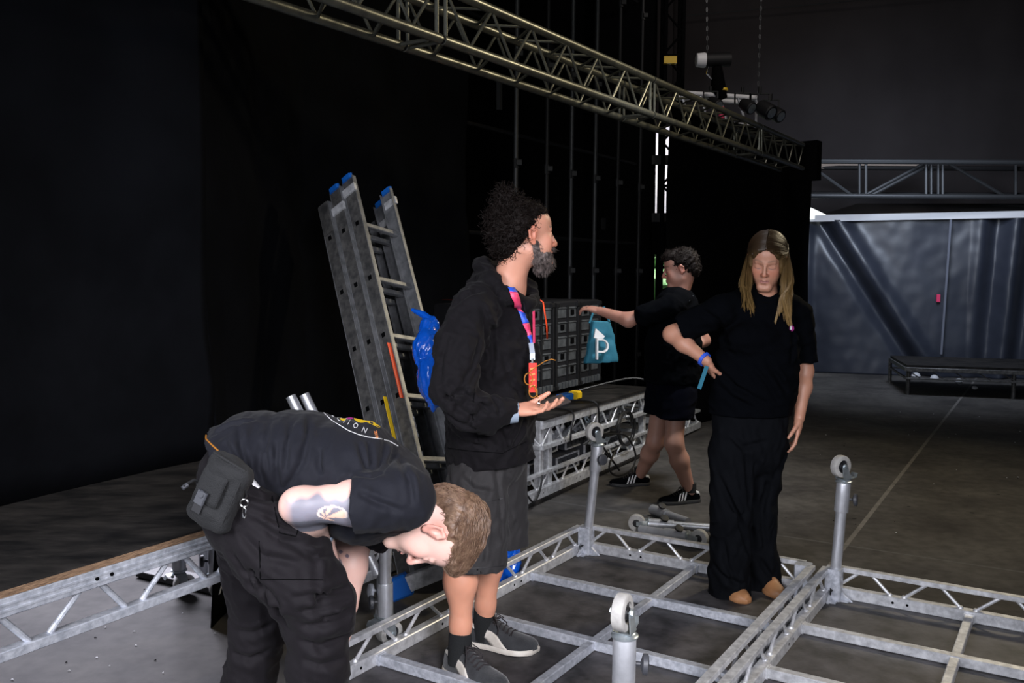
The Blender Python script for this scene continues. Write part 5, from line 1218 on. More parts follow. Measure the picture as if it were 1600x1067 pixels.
    for cx, cy in ((826, 592), (833, 612)):
        mb = MB(); mb.tube([P(cx+6.5*math.cos(a), cy+9*math.sin(a), 3.105+.008*math.cos(a)) for a in np.linspace(0, 2*math.pi, 18)[:-1]], .002, 6, closed=True); mb.build('lens_rim', 'amber', sg_)
    mb = MB(); mb.tube([P(827, 582, 3.10), P(838, 573, 3.09), P(852, 564, 3.08), P(862, 561, 3.07), P(868, 563, 3.07)], .0018, 6); mb.tube([P(833, 602, 3.10), P(838, 612, 3.08), P(841, 622, 3.06)], .002, 6); mb.build('temple', 'amber', sg_)
    # phone lying on the fingers
    pc = P(868, 629, 3.14); t2 = thing('phone', pc, 'dark flat phone lying in the bearded man\'s open hand', 'phone')
    mb = MB(); mb.beam(P(850, 634, 3.12), P(884, 622, 3.17), .060, .008, (-.15, -.5, .85), .002); mb.build('phone_case', 'brownroof', t2)
    mb = MB(); mb.tube([P(842.5, 630, 3.06)+V((.011*math.cos(a)*.3, .011*math.cos(a), .011*math.sin(a))) for a in np.linspace(0, 6.28, 14)[:-1]], .0022, 6, closed=True); prop(mb.build('ring', 'chrome'), 'silver ring on the bearded man\'s finger', 'ring')
bearded_man()
# ---------------- the bending man
def bending_man():
    Y0 = 2.45
    t = thing('person', F(480, 1281), 'man bending forward in black T-shirt and work trousers, brown hair, tattooed arms', 'person')
    R = frame((-.41, -.06, -.91), (.91, .02, -.41)); hc = P(680, 824, 2.42); s = 1.02
    hp, T = head(hc, R, s)
    base = (.60, .375, .32)
    sh1, el1, wr1 = P(632, 780, 2.27), P(468, 790, 2.24), P(508, 846, 2.40)
    sh2, el2, wr2 = P(600, 800, 2.63), P(550, 852, 2.68), P(546, 945, 2.64)
    body = hp+[rc(T(0, -.035, -.05), P(618, 792, 2.45), .060, .068, k=.04), rc(T(0, .0, -.075), P(612, 812, 2.45), .045, .055, k=.03)]
    body += chain([P(400, 730, Y0), P(480, 720, Y0), P(560, 742, Y0), P(600, 770, Y0)], [.07, .07, .07, .06], (0, 1, 0), 1.3, .03)
    body += [rc(sh1, sh1.lerp(el1, .45), .056, .057, k=.02), rc(sh1.lerp(el1, .45), el1, .057, .043, k=.03), rc(el1, el1.lerp(wr1, .35), .043, .043, k=.03), rc(el1.lerp(wr1, .35), wr1, .043, .026, k=.03), rc(el1.lerp(sh1, .04), el1+V((-.012, 0, .0)), .040, .034, k=.02)]
    body += hand(wr1, V((.25, .25, -1)), V((-1, 0, -.2)), V((0, 1, 0)), (.4, .45, .5, .5))
    body += [rc(sh2, el2, .058, .046, k=.03), rc(el2, el2.lerp(wr2, .35), .046, .046, k=.03), rc(el2.lerp(wr2, .35), wr2, .046, .027, k=.03)] + hand(wr2, V((-.1, 0, -1)), V((-1, -.3, 0)), V((0, -1, 0)), (.5, .55, .6, .6))
    k1, a1, k2, a2 = P(505, 965, 2.32), P(495, 1240, 2.32), P(405, 975, 2.58), P(362, 1215, 2.60)
    for h_, k_, a_ in ((P(400, 800, 2.33), k1, a1), (P(400, 800, 2.57), k2, a2)): body += limb([h_, k_, a_], [.085, .058, .038])
    tat = lambda p: None
    def col(p):
        c = face_col(p, hc, R, s, base, (.50, .20, .18), brow=(.16, .09, .06), stub=(.40, .27, .22), browamt=.6)
        c = c*(1+waves(9, (50, 110), .015)(p)[:, None])
        # near arm sleeve tattoo: grey-blue shading on the underside of the upper arm with pale petals
        z, x, y = p[:, 2], p[:, 0], p[:, 1]
        near = (y < 2.34)&(z > P(500, 832, 2.24).z)&(x < sh1.x-.02)&(x > el1.x-.07)
        zt = P(500, 775, 2.20).z+.006*np.sin(x*60)+.004*np.sin(x*140+1)
        w = np.clip((zt-z)/.010, 0, 1)*near*np.clip((x-(el1.x-.035))/.03, 0, 1)*np.clip((y-0)/1, 0, 1)
        sh_ = .5+.5*np.clip(waves(77, (70, 160), .25)(p), -1, 1)
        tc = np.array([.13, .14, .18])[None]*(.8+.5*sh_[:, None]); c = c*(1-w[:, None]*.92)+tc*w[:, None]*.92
        pc = A3(P(520, 803, 2.20)); q = p-pc; rr = np.hypot(q[:, 0]/.036, q[:, 2]/.020); aa = np.arctan2(q[:, 2]+.01, q[:, 0]+.02)
        w2 = (rr < 1)*near*(np.sin(aa*7) > -.1); c = np.where((w2 > 0)[:, None], np.array([.66, .42, .32]), c)
        w2 = (np.abs(rr-1) < .09)*near*(q[:, 2] > -.01); c = np.where((w2 > 0)[:, None], np.array([.62, .52, .47]), c)
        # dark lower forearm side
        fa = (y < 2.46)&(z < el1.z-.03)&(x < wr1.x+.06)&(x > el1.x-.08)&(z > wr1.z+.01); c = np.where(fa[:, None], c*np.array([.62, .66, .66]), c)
        # far forearm: fine line drawing with two eyes and an open mouth
        far = (y > 2.5)
        def dot(px, py, rx, ry, cc, ring=0):
            nonlocal c
            o = A3(P(px, py, 2.62)); q = p-o; d = np.hypot(q[:, 0]/rx, q[:, 2]/ry); w = (np.abs(d-1) < .35) if ring else (d < 1); c = np.where((w & far)[:, None], np.array(cc), c)
        dot(531, 864, .0075, .0055, (.16, .12, .16)); dot(542, 869, .0075, .0055, (.16, .12, .16)); dot(529, 882, .008, .010, (.30, .24, .25)); dot(529, 882, .009, .012, (.2, .17, .2), 1)
        dot(540, 872, .042, .050, (.46, .31, .29), 0) if False else None
        return c
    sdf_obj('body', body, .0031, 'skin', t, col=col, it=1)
    # T-shirt
    A, B = P(322, 668, Y0), P(447, 778, Y0); axis = V((B.z-A.z, 0, -(B.x-A.x)));
    if axis.x < 0: axis = -axis
    sh = chain([P(360, 742, Y0), P(398, 722, Y0), P(470, 714, Y0), P(550, 737, Y0), P(604, 766, Y0)], [.138, .134, .122, .138, .122], (0, 1, 0), [1.25, 1.3, 1.45, 1.4, 1.35], .04)
    sh += [el(P(562, 800, Y0), (.105, .15, .085), k=.05), el(P(505, 790, 2.5), (.10, .13, .055), k=.05), rc(P(628, 775, 2.30), P(628, 780, 2.60), .085, .085, k=.04)]
    cuff = P(549, 791, 2.22); cd = (sh1-el1).normalized()
    sh += [cut(rc(sh1, P(540, 791, 2.225), .080, .078, (0, 1, 0), .92, .025), cuff, cd), cut(rc(sh2, P(553, 856, 2.675), .085, .082, k=.035), P(561, 848, 2.66), sh2-el2)]
    sh2_ = [q for q in sh]
    sh2_ += [plane(A.lerp(B, .5), axis)]
    sh2_ += [sub(rc(P(655, 822, 2.44), P(690, 850, 2.42), .060, .1, k=.01), .01)]
    # sleeve end: nothing of the shirt left of the cuff below the torso
    for c in ([(375, 668, 2.22), (378, 720, 2.22), (392, 760, 2.24)], [(481, 655, 2.30), (480, 690, 2.24), (470, 735, 2.25), (445, 765, 2.27)], [(600, 694, 2.24), (592, 715, 2.21), (588, 742, 2.20)], [(614, 700, 2.24), (606, 722, 2.2), (592, 742, 2.19)], [(578, 700, 2.25), (582, 742, 2.2)], [(550, 743, 2.2), (590, 744, 2.17), (602, 738, 2.17)], [(425, 700, 2.24), (432, 750, 2.26), (440, 772, 2.27)], [(405, 690, 2.22), (402, 745, 2.23)]): sh2_ += crease_px(None, c, .008, .016)
    wv = waves(51, (38, 85), .0018, dirs=[(1, 0, .2), (.8, .1, -.5)], ridged=True)
    so = sdf_obj('t_shirt', sh2_, .0055, 'shirt_black', t, disp=wv, amp=.014, it=3); tr = bvh(so)
    crease_mesh(so, tr, [[(372, 655), (376, 700), (392, 750), (402, 765)], [(481, 648), (481, 680), (472, 720), (455, 750), (440, 768)], [(432, 690), (430, 730), (438, 765)], [(408, 690), (404, 730), (412, 760)], [(420, 660), (414, 700), (420, 740)], [(500, 700), (498, 725), (503, 742)], [(575, 690), (578, 715), (581, 738)], [(601, 692), (598, 712), (588, 738)], [(617, 698), (612, 716), (592, 741)], [(555, 742), (580, 745), (600, 738)], [(560, 690), (566, 715), (572, 735)], [(455, 660), (448, 700), (446, 735)], [(625, 720), (640, 750), (645, 790)], [(560, 770), (590, 785), (630, 800)], [(350, 690), (372, 730), (398, 755)], [(330, 680), (360, 665), (400, 655)]], .008, .010); tr = bvh(so)
    # trousers
    pa = [rc(P(388, 745, Y0), P(400, 790, Y0), .135, .150, (0, 1, 0), 1.2, .05), rc(P(405, 800, 2.34), P(497, 948, 2.31), .142, .098, k=.05), rc(P(497, 948, 2.31), P(497, 1030, 2.31), .088, .083, k=.05), rc(P(497, 1030, 2.31), a1-UP*.0, .083, .088, k=.03),
          rc(P(398, 800, 2.56), k2, .130, .085, k=.04), rc(k2, a2, .082, .085, k=.03), rc(P(420, 850, 2.30), P(470, 915, 2.26), .095, .08, k=.05)]
    pa += [plane(A.lerp(B, .5)+axis.normalized()*.045, -axis)]
    for c in ([(430, 800, 2.18), (470, 840, 2.18), (512, 852, 2.2)], [(400, 835, 2.17), (450, 870, 2.16), (505, 865, 2.2)], [(545, 925, 2.28), (500, 935, 2.22), (470, 950, 2.23)], [(552, 950, 2.28), (505, 962, 2.22)], [(395, 890, 2.22), (450, 985, 2.23)], [(548, 995, 2.28), (500, 1005, 2.22)], [(380, 960, 2.46), (420, 985, 2.46)]): pa += crease_px(None, c, .009, .02)
    wv2 = waves(61, (42, 90), .0024, dirs=[(.4, 0, 1), (.9, .1, .6)], ridged=True)
    po = sdf_obj('trousers', pa, .006, 'pants_black', t, disp=wv2, amp=.016, it=3); tp = bvh(po)
    crease_mesh(po, tp, [[(385, 790), (430, 812), (478, 830)], [(395, 812), (440, 845), (500, 852)], [(370, 828), (410, 870), (470, 880)], [(450, 850), (490, 870), (520, 866)], [(455, 935), (500, 930), (548, 918)], [(460, 958), (505, 950), (552, 938)], [(470, 978), (510, 975), (550, 962)], [(465, 1000), (500, 1010), (545, 992)], [(400, 900), (430, 940), (448, 985)], [(360, 860), (385, 900), (405, 940)], [(365, 985), (395, 990), (430, 975)], [(360, 1020), (390, 1030), (425, 1015)], [(470, 1030), (500, 1040), (540, 1030)], [(380, 770), (410, 780), (445, 780)]], .010, .010); tp = bvh(po)
    for l in ([(405, 845), (407, 905), (450, 905), (505, 906)], [(425, 775), (437, 832), (462, 838), (470, 815)], [(445, 800), (455, 815), (510, 822)]): seam(t, tp, densify(l, 6), 'black', .0016, 'pocket_seam')
    # printed waistband showing under the shirt
    ribbon(t, tp, [(388, 752), (396, 760), (404, 764)], [(390, 742), (397, 750), (405, 762)], 'print_white', 'waistband', .004, label='white patterned waistband')
    for a_, sd in ((a1, 1), (a2, 1)):
        d = V((.97, -.12, 0)).normalized(); hh = V((a_.x, a_.y, 0))-d*.08; shoe(t, hh, hh+d*.3, UP, 'plain', .30, 1, w=1.1)
    # wristband
    d = (wr1-el1).normalized(); mb = MB(); mb.lathe(el1.lerp(wr1, .80), d, [(0, .033), (0, .036), (.014, .034), (.014, .031)], 24); mb.build('wristband', 'denimblue', t)
    # hair
    E_ = lambda x, y, z, rx, ry, rz, k=.015: el(T(x, y, z), (rx*s, ry*s, rz*s), R, k)
    H = [E_(0, -.030, .048, .080, .094, .083), E_(0, .02, .088, .066, .072, .040, .02), E_(0, -.085, .0, .060, .036, .055, .02), sub(E_(0, .145, .0, .09, .07, .085), .01), sub(E_(.085, .03, -.03, .03, .065, .055), .01), sub(E_(-.085, .03, -.03, .03, .065, .055), .01), sub(E_(.092, -.01, .0, .03, .035, .040), .01), sub(E_(-.092, -.01, .0, .03, .035, .040), .01)]
    hb = sdf_obj('hair', H, .0045, 'hair_brown', t, disp=waves(71, (250, 420), .0014), amp=.008, it=1)
    rg = random.Random(11); L = []; hbv = bvh(hb)
    er, ec = V((.084, .098, .088)), V((0, -.030, .048))
    def surf(v, off):
        v = V(v); q = V((v.x/er.x, v.y/er.y, v.z/er.z)); k_ = 1/q.length; return ec+v*(k_*1.0)+v.normalized()*off
    for i in range(5200):
        v = V((rg.gauss(0, 1), rg.gauss(0, 1), rg.gauss(0, 1))).normalized()
        if v.z < -.8 or (v.y > .80 and v.z < .3) or (v.z < .0 and v.y > -.25): continue
        if abs(v.x) > .80 and v.z < .15 and v.y > .0: continue
        top = v.z > .25
        fl = V((rg.gauss(0, .35)+v.x*.1, .95, .15 if v.z < .5 else -.2)) if v.z > -.1 else V((rg.gauss(0, .3)+v.x*.2, .1 if v.y > -.5 else .0, -1.0))
        fl = fl-v*fl.dot(v); fl.normalize()
        ln = rg.uniform(.035, .06) if top else rg.uniform(.018, .034); lift = rg.uniform(.002, .010) if top else rg.uniform(.001, .004)
        pts = []; side = v.cross(fl); b_ = rg.gauss(0, .3)
        for q in range(6):
            u = q/5; vv = (v+fl*(ln*u/.088)+side*(b_*u*u*.25)).normalized(); w0 = (R@vv).normalized(); h0 = hbv.ray_cast(T(*ec)+w0*.3, -w0)[0]; off = lift*math.sin(u*2.2)+(.004*u if top else 0); pts.append((h0+w0*off) if h0 is not None and (h0-T(*ec)).length > .05 else T(*surf(vv, off)))
        L.append((pts, rg.uniform(.0006, .0012)))
    strands(L, 0).build('hair_strands', 'hair_brown', hb)
    # shirt print: arc outline, letters and coloured shapes on the upper back
    line = [(505, 643.5), (512, 650), (520, 656), (530, 663), (540, 669.5), (551, 675.5), (562, 679.5), (573, 681.5), (584, 685.5), (598, 687)]
    line2 = [(506, 645), (518, 656.5), (530, 664), (545, 673), (560, 679), (575, 683), (597, 686)]
    seam(t, tr, densify(line2, 6), 'print_white', .0009, 'print_outline'); seam(t, tr, densify([(600, 687), (609, 689.5), (622, 697)], 6), 'print_white', .0009, 'print_outline')
    glyph = {'U': [[(0, 1), (0, .3), (.25, 0), (.6, 0), (.8, .3), (.8, 1)]], 'C': [[(.8, .85), (.5, 1), (.15, .85), (0, .5), (.15, .15), (.5, 0), (.8, .15)]], 'T': [[(0, 1), (.8, 1)], [(.4, 1), (.4, 0)]], 'I': [[(.2, 0), (.2, 1)]],
             'O': [[(.4, 0), (.1, .2), (0, .5), (.1, .8), (.4, 1), (.75, .8), (.85, .5), (.75, .2), (.4, 0)]], 'N': [[(0, 0), (0, 1), (.8, 0), (.8, 1)]], '2': [[(0, .8), (.3, 1), (.7, .8), (.6, .5), (0, 0), (.8, 0)]], '0': [[(.4, 0), (0, .5), (.4, 1), (.8, .5), (.4, 0)]], '1': [[(.2, .8), (.4, 1), (.4, 0)]], '8': [[(.4, .5), (.1, .75), (.4, 1), (.7, .75), (.4, .5), (0, .25), (.4, 0), (.8, .25), (.4, .5)]]}
    def letter(ch, cx, cy, w_, h_, ang, m, r=.0011):
        mb = MB(); ok = False
        for ln in glyph[ch]:
            pts = []
            for gx, gy in densify(ln, 3):
                x = (gx-.4)*w_; y = -(gy-.5)*h_; X = cx+x*math.cos(ang)-y*math.sin(ang); Y = cy+x*math.sin(ang)+y*math.cos(ang); h0 = hit(tr, X, Y, .0008)[0]
                if h0 is not None and h0.y < 2.7: pts.append(h0)
            if len(pts) > 1: mb.tube(pts, r, 5); ok = True
        if ok: mb.build('print_letter', m, t)
    for ch, x, y, a in (('U', 521, 647.5, .5), ('C', 530, 654, .52), ('T', 539, 657, .6), ('I', 546.5, 660.5, .5), ('O', 555.5, 665, .45), ('N', 569.5, 672, .40)): letter(ch, x, y, 7.4, 8.0 if ch not in 'UC' else 6, a, 'print_white', .00075)
    for i, ch in enumerate('2018'): letter(ch, 587+i*.6, 675+i*2.8, 4.0, 4.2, 1.35, 'print_orange', .0006)
    def patch2(poly, m):
        mb = MB(); vs = [hit(tr, *p, .0012)[0] for p in poly]
        if all(v is not None and v.y < 2.7 for v in vs):
            mb.add(vs, [tuple(range(len(vs)))]); o = mb.build('print_patch', m, t)
    ytop = [(533, 649.2), (545, 652.5), (556, 657), (568, 663), (580, 670), (590, 674)]
    mb = None
    for i, (x0, x1, m_) in enumerate(((531, 541, 'print_yellow'), (541, 552, 'print_mag'), (553, 572, 'print_yellow'), (572, 594, 'print_yellow'))):
        def topy(x):     # first picture row on the shirt
            for y in np.arange(638, 700, .4):
                h0 = hit(tr, x, y)[0]
                if h0 is not None and h0.y < 2.7: return y+.6
            return 700
        n_ = 5; xs = np.linspace(x0, x1, n_); tps = [(x, topy(x)) for x in xs]; th = 3.0 if m_ == 'print_mag' else (3.5 if i == 0 else 5.0)
        vs = []
        for k_, (x, y) in enumerate(tps):
            e = th*math.sin(math.pi*(.15+.7*k_/(n_-1))); a = hit(tr, x, y, .001)[0]; b = hit(tr, x, y+e, .001)[0]
            if a is None or b is None: break
            vs += [a, b]
        if len(vs) == 2*n_: q = MB(); q.add(vs, [(2*j, 2*j+1, 2*j+3, 2*j+2) for j in range(n_-1)]); q.build('print_patch', m_, t)
    # pouch on the hip
    pc = P(343, 768, 2.20); d = (P(322, 812, 2.2)-P(362, 722, 2.2)).normalized(); nn = V((-.35, -.93, 0)); nn = (nn-d*nn.dot(d)).normalized(); w_ = d.cross(nn)
    tp_ = thing('belt_pouch', pc, 'black nylon belt pouch with a buckle on the bending man\'s hip', 'pouch')
    def Q(x, y, z): return pc+w_*x+d*y+nn*z      # x across, y down the pouch, z outwards
    if w_.x < 0: w_ = -w_
    pr = [rc(Q(-.034, -.066, 0), Q(.040, -.066, 0), .026, k=.01), rc(Q(-.034, .066, 0), Q(.040, .066, 0), .026, k=.01), rc(Q(-.034, -.066, 0), Q(-.034, .066, 0), .026, k=.01), rc(Q(.040, -.066, 0), Q(.040, .066, 0), .026, k=.01), rc(Q(0, -.066, 0), Q(0, .066, 0), .03, k=.02), rc(Q(-.01, -.055, .018), Q(-.01, .05, .018), .022, k=.015), rc(Q(-.02, -.055, .018), Q(.018, -.055, .018), .018, k=.015), rc(Q(-.02, .05, .018), Q(.018, .05, .018), .018, k=.015)]
    sdf_obj('pouch_body', pr, .004, 'pouch', tp_, disp=waves(91, (90, 200), .0008), amp=.004, it=2)
    mb = MB()
    mb.grid(lambda u, v: Q(-.045+.075*u, -.075+.105*v, .036+.006*math.sin(math.pi*u)-.008*(1-v)*(1 if v < .3 else 0)), 8, 10); mb.build('flap', 'pouch', tp_, solid=.004)
    mb = MB(); mb.beam(Q(-.012, .005, .046), Q(-.012, .058, .045), .026, .004, nn); mb.build('flap_strap', 'blackplastic', tp_)
    mb = MB(); mb.beam(Q(-.012, .0, .050), Q(-.012, .034, .050), .030, .009, nn, .003); mb.lathe(Q(-.012, .008, .054), nn, [(0, .010), (.003, .008)], 14); mb.build('buckle', 'greyplastic', tp_)
    mb = MB(); mb.tube([Q(.055, -.07, .02), Q(.060, 0, .028), Q(.055, .07, .02)], .0022, 6); mb.tube([Q(-.05, -.085, .015), Q(0, -.09, .03), Q(.05, -.085, .015)], .004, 6); mb.build('piping', 'pouch', tp_)
    mb = MB(); mb.tube([P(312, 753, 2.25), P(303, 750, 2.24), P(292, 756, 2.22), P(287, 761, 2.21)], .004, 8); mb.build('pull_cord', 'pouch', tp_)
    mb = MB(); mb.cyl(P(293, 757, 2.22), P(285, 763, 2.21), .006, 10); mb.build('cord_end', 'greyplastic', tp_)
    tc = thing('carabiner', P(381, 790, 2.15), 'small metal key ring and clip hanging beside the belt pouch', 'clip')
    mb = MB(); mb.tube([P(381.5+6*math.cos(a), 786+6*math.sin(a), 2.15) for a in np.linspace(0, 6.283, 18)[:-1]], .0018, 6, closed=True); mb.build('key_ring', 'chrome', tc)
    mb = MB(); mb.tube([P(380, 792, 2.15), P(379, 800, 2.15), P(380, 808, 2.15), P(382, 810, 2.15), P(384, 806, 2.15), P(384, 796, 2.15), P(381, 792, 2.15)], .0016, 6); mb.build('snap_hook', 'chrome', tc)
    mb = MB(); mb.tube([P(383, 765, 2.18), P(386, 775, 2.16), P(382, 780, 2.15)], .002, 6); mb.build('cord', 'cable', tc)
    # spectacles folded over the waistband
    mb = MB(); mb.tube([P(322, 680, 2.30), P(322, 686, 2.28), P(330, 694, 2.25), P(345, 708, 2.22), P(356, 718, 2.21)], .0022, 6); o = mb.build('pencil', 'amber'); prop(o, 'thin amber rod tucked at the waist above the belt pouch', 'pencil')
bending_man()

# ---------------- the young woman
def young_woman():
    Y0 = 4.0
    t = thing('person', F(1182, 935, .02), 'young woman with long blond hair, black T-shirt and wide black jeans, hand on hip', 'person')
    R = frame((-.33, -.87, -.36), (.03, -.1, 1)); hc = P(1198, 409, 4.0); s = .98
    hp, T = head(hc, R, s, female=True); base = (.42, .205, .135)
    f = V((-.15, -.98, 0)).normalized()
    sR, eR, wR = P(1126, 484, 4.0), P(1050, 522, 4.10), P(1104, 564, 3.96)
    sL, eL, wL = P(1250, 490, 4.06), P(1257, 580, 4.08), P(1249, 652, 4.0)
    body = hp+[rc(T(0, -.03, -.06), P(1196, 474, 4.03), .048, .055, k=.03)]+chain([P(1192, 492, 4.03), P(1184, 560, 4.03), P(1176, 640, 4.03)], [.09, .085, .09], f, .6, .04)
    body += limb([P(1140, 478, 4.02), sR, eR], [.05, .046, .036])+[rc(eR, eR.lerp(wR, .35), .037, .037, k=.03), rc(eR.lerp(wR, .35), wR, .037, .023, k=.03)]+hand(wR, V((.42, .75, -.85)), V((.8, .1, .5)), V((-.2, -1, -.3)), (.35, .4, .45, .45), .88, .5, .06, .35)
    body += limb([P(1235, 482, 4.05), sL, eL], [.05, .046, .036])+[rc(eL, eL.lerp(wL, .35), .036, .037, k=.03), rc(eL.lerp(wL, .35), wL, .037, .023, k=.03)]+hand(wL, V((-.12, -.1, -1)), V((-.9, .3, 0)), V((-.35, -.9, 0)), (.25, .3, .35, .4), .92, .3, .08, .5)
    body += limb([P(1150, 700, 3.98), P(1143, 800, 4.0), P(1140, 912, 4.07)], [.06, .045, .035])+limb([P(1195, 690, 4.07), P(1184, 800, 4.10), P(1193, 908, 4.17)], [.06, .045, .035])
    def col(p):
        return face_col(p, hc, R, s, base, (.34, .12, .11), brow=(.12, .07, .045), browamt=.6)
    sdf_obj('body', body, .0036, 'skin', t, col=col, it=1)
    sh = chain([P(1190, 486, 4.03), P(1186, 555, 4.02), P(1178, 600, 4.02), P(1172, 652, 4.02)], [.145, .168, .178, .192], f, [.66, .68, .72, .70], .05)
    sh += [rc(P(1140, 478, 4.02), P(1240, 482, 4.05), .058, .060, k=.04), el(P(1172, 530, 3.93), (.10, .06, .07), k=.05)]
    eRs = sR.lerp(eR, .78); sh += [cut(rc(sR, sR.lerp(eR, 1.1), .068, .078, k=.035), eRs, sR-eR), cut(rc(sL, P(1258, 590, 4.08), .062, .068, k=.03), P(1258, 566, 4.08), (0, 0, 1))]
    sh += [plane((0, 0, P(1170, 648, 4.0).z), (0, 0, 1)), sub(rc(P(1197, 448, 4.0), P(1196, 470, 4.01), .050, .055, k=.01), .01)]
    sh += [sub(rc(eRs.lerp(sR, .1), eR.lerp(eRs, -.2), .060, .060, k=.005), .004), sub(rc(P(1258, 561, 4.08), P(1258, 600, 4.08), .055, .055, k=.005), .004)]
    for c in ([(1190, 560, 3.86), (1222, 605, 3.88)], [(1180, 575, 3.86), (1210, 625, 3.87)], [(1130, 590, 3.9), (1160, 612, 3.86), (1215, 640, 3.88)], [(1118, 610, 3.93), (1150, 635, 3.86)]): sh += crease_px(None, c, .010, .02)
    wv = waves(101, (34, 75), .0020, dirs=[(1, 0, .7), (.4, 0, -1)], ridged=True)
    so = sdf_obj('t_shirt', sh, .0065, 'shirt_far', t, disp=wv, amp=.015, it=3); tr = bvh(so)
    crease_mesh(so, tr, [[(1195, 560), (1215, 590), (1230, 615)], [(1175, 570), (1200, 600), (1218, 632)], [(1125, 580), (1150, 605), (1200, 632)], [(1120, 600), (1145, 622), (1180, 640)], [(1235, 490), (1240, 530), (1236, 570)], [(1090, 480), (1120, 500), (1140, 540)]], .012, .012); tr = bvh(so)
    patch(t, tr, [(1236.5+4.2*math.cos(a), 513+4.8*math.sin(a)) for a in np.linspace(0, 6.28, 13)[:-1]], 'print_mag', 'badge', .002, 'small pink and white heart shaped badge')
    q = hit(tr, 1234.5, 512, .004)[0]; mb = MB(); mb.box(q, .008, .002, .018, .1); mb.build('badge_mark', 'print_white', t)
    seam(t, tr, densify([(1176, 464), (1190, 472), (1205, 474), (1218, 468)], 5), 'black', .002, 'collar')
    pa = [rc(P(1172, 640, 4.03), P(1172, 690, 4.03), .178, .172, f, .72, .04)]
    pa += chain([P(1142, 700, 3.99), P(1142, 800, 3.98), P(1140, 860, 4.02), P(1139, 932, 4.06)], [.098, .094, .094, .104], k=.03)+chain([P(1196, 700, 4.08), P(1184, 800, 4.08), P(1186, 860, 4.12), P(1194, 925, 4.16)], [.10, .088, .086, .098], k=.02)
    pa += [plane((0, 0, .055), (0, .15, 1)), sub(rc(P(1140, 928, 4.06), P(1140, 960, 4.06), .085, .09, k=.01), .005), sub(rc(P(1194, 920, 4.16), P(1194, 960, 4.16), .08, .085, k=.01), .005)]
    for c in ([(1120, 740, 3.9), (1165, 830, 3.9), (1185, 900, 3.98)], [(1150, 700, 3.88), (1160, 760, 3.9)], [(1200, 760, 4.0), (1175, 830, 3.98)], [(1112, 880, 3.88), (1150, 905, 3.87)], [(1180, 890, 3.98), (1215, 900, 3.99)]): pa += crease_px(None, c, .012, .025)
    wv = waves(111, (34, 70), .0030, dirs=[(1, 0, .3), (1, .3, -.4)], ridged=True)
    jo = sdf_obj('jeans', pa, .0065, 'denim', t, disp=wv, amp=.02, it=3); tj = bvh(jo)
    crease_mesh(jo, tj, [[(1120, 740), (1150, 800), (1172, 870)], [(1165, 690), (1168, 740), (1172, 800)], [(1200, 740), (1190, 800), (1195, 860)], [(1130, 840), (1135, 880), (1150, 915)], [(1185, 870), (1200, 895), (1212, 905)], [(1115, 880), (1135, 905), (1160, 915)], [(1140, 680), (1160, 700), (1200, 690)]], .013, .014)
    for px, py, dx in ((1152, 930, 0), (1208, 922, 0)):
        h_ = F(px-4, py-8, .02)+V((0, .10, 0)); d = (F(px+8, py+10, .02)-h_); d.z = 0; d.normalize(); toe = F(px+8, py+15, .02); hh = toe-d*.25; shoe(t, hh, toe, UP, 'tan', .25, 1, w=.95)
    # wristband
    d = (wR-eR).normalized(); mb = MB(); mb.lathe(wR-d*.02, d, [(0, .030), (0, .034), (.014, .032), (.014, .028)], 24); wb_ = mb.build('wristband', 'lan_blue', t)
    mb = MB(); q = wR+V((-.005, -.03, -.02)); mb.beam(q, q+V((-.035, -.01, -.10)), .018, .002, (0, -1, 0)); mb.build('band_tail', 'teal', wb_)
    # hair
    E_ = lambda x, y, z, rx, ry, rz, k=.015: el(T(x, y, z), (rx*s, ry*s, rz*s), R, k)
    H = [E_(0, -.032, .047, .084, .094, .086), E_(0, .026, .062, .069, .078, .062, .02), E_(.066, .01, .0, .018, .045, .06, .02), E_(-.066, .01, .0, .018, .045, .06, .02), E_(0, -.07, -.04, .080, .055, .08, .03), sub(E_(0, .125, -.010, .063, .105, .105), .008), rc(T(.060, -.045, -.02), P(1166, 472, 4.03), .030, .028, k=.03), rc(T(-.062, -.045, -.02), P(1232, 474, 4.04), .030, .030, k=.03)]
    hb = sdf_obj('hair', H, .005, 'hair_blond', t, disp=waves(121, (160, 320), .0005), amp=.008, it=1)
    rg = random.Random(21); L = []; hbv = bvh(hb)
    ec = V((0, -.032, .045)); er = (.084, .096, .087)
    for cl in range(110):
        sg = 1 if cl % 2 else -1      # +1: her right (picture left)
        A0 = rg.uniform(-.9, 1.12); wv_ = rg.uniform(-5, 5); ph0 = rg.uniform(0, 6)
        EX = rg.uniform(1158, 1180) if sg > 0 else rg.uniform(1212, 1238); MX = rg.uniform(1158, 1174) if sg > 0 else rg.uniform(1222, 1238)
        YE = rg.uniform(455, 494) if sg > 0 else rg.uniform(480, 512); DP = 3.90+.14*rg.random() if A0 > -.2 else 4.06+.05*rg.random()
        if A0 < -.2: EX = MX
        for i in range(15):
            pts = []; a0 = A0+rg.gauss(0, .05)
            for q in range(7):
                ph = q/6*1.35+.02; th_ = math.radians(100-(78 if a0 > 0 else 55)*a0); v = V((0, math.cos(th_), math.sin(th_)))*math.cos(ph)+V((sg, -.30, -.12))*math.sin(ph)
                w_ = (R@v).normalized(); h_ = hbv.ray_cast(T(*ec)+w_*.3, -w_)[0]; pts.append((h_ if h_ is not None else T(*(ec+v*.085)))+w_*(.001+.004*rg.random()))
            j = lambda s_: rg.gauss(0, s_)
            ym = 440+j(2); x1 = MX+wv_*.3+j(1.6); x2 = (MX+EX)/2+wv_*math.sin(ph0)+j(1.2); x3 = EX+wv_*.6+j(1.0)
            pts += [P(x1, ym, DP+j(.006)), P(x2, (ym+YE)/2, DP-.01+j(.005)), P(x3, YE+j(3), DP+j(.004))]
            sm = []
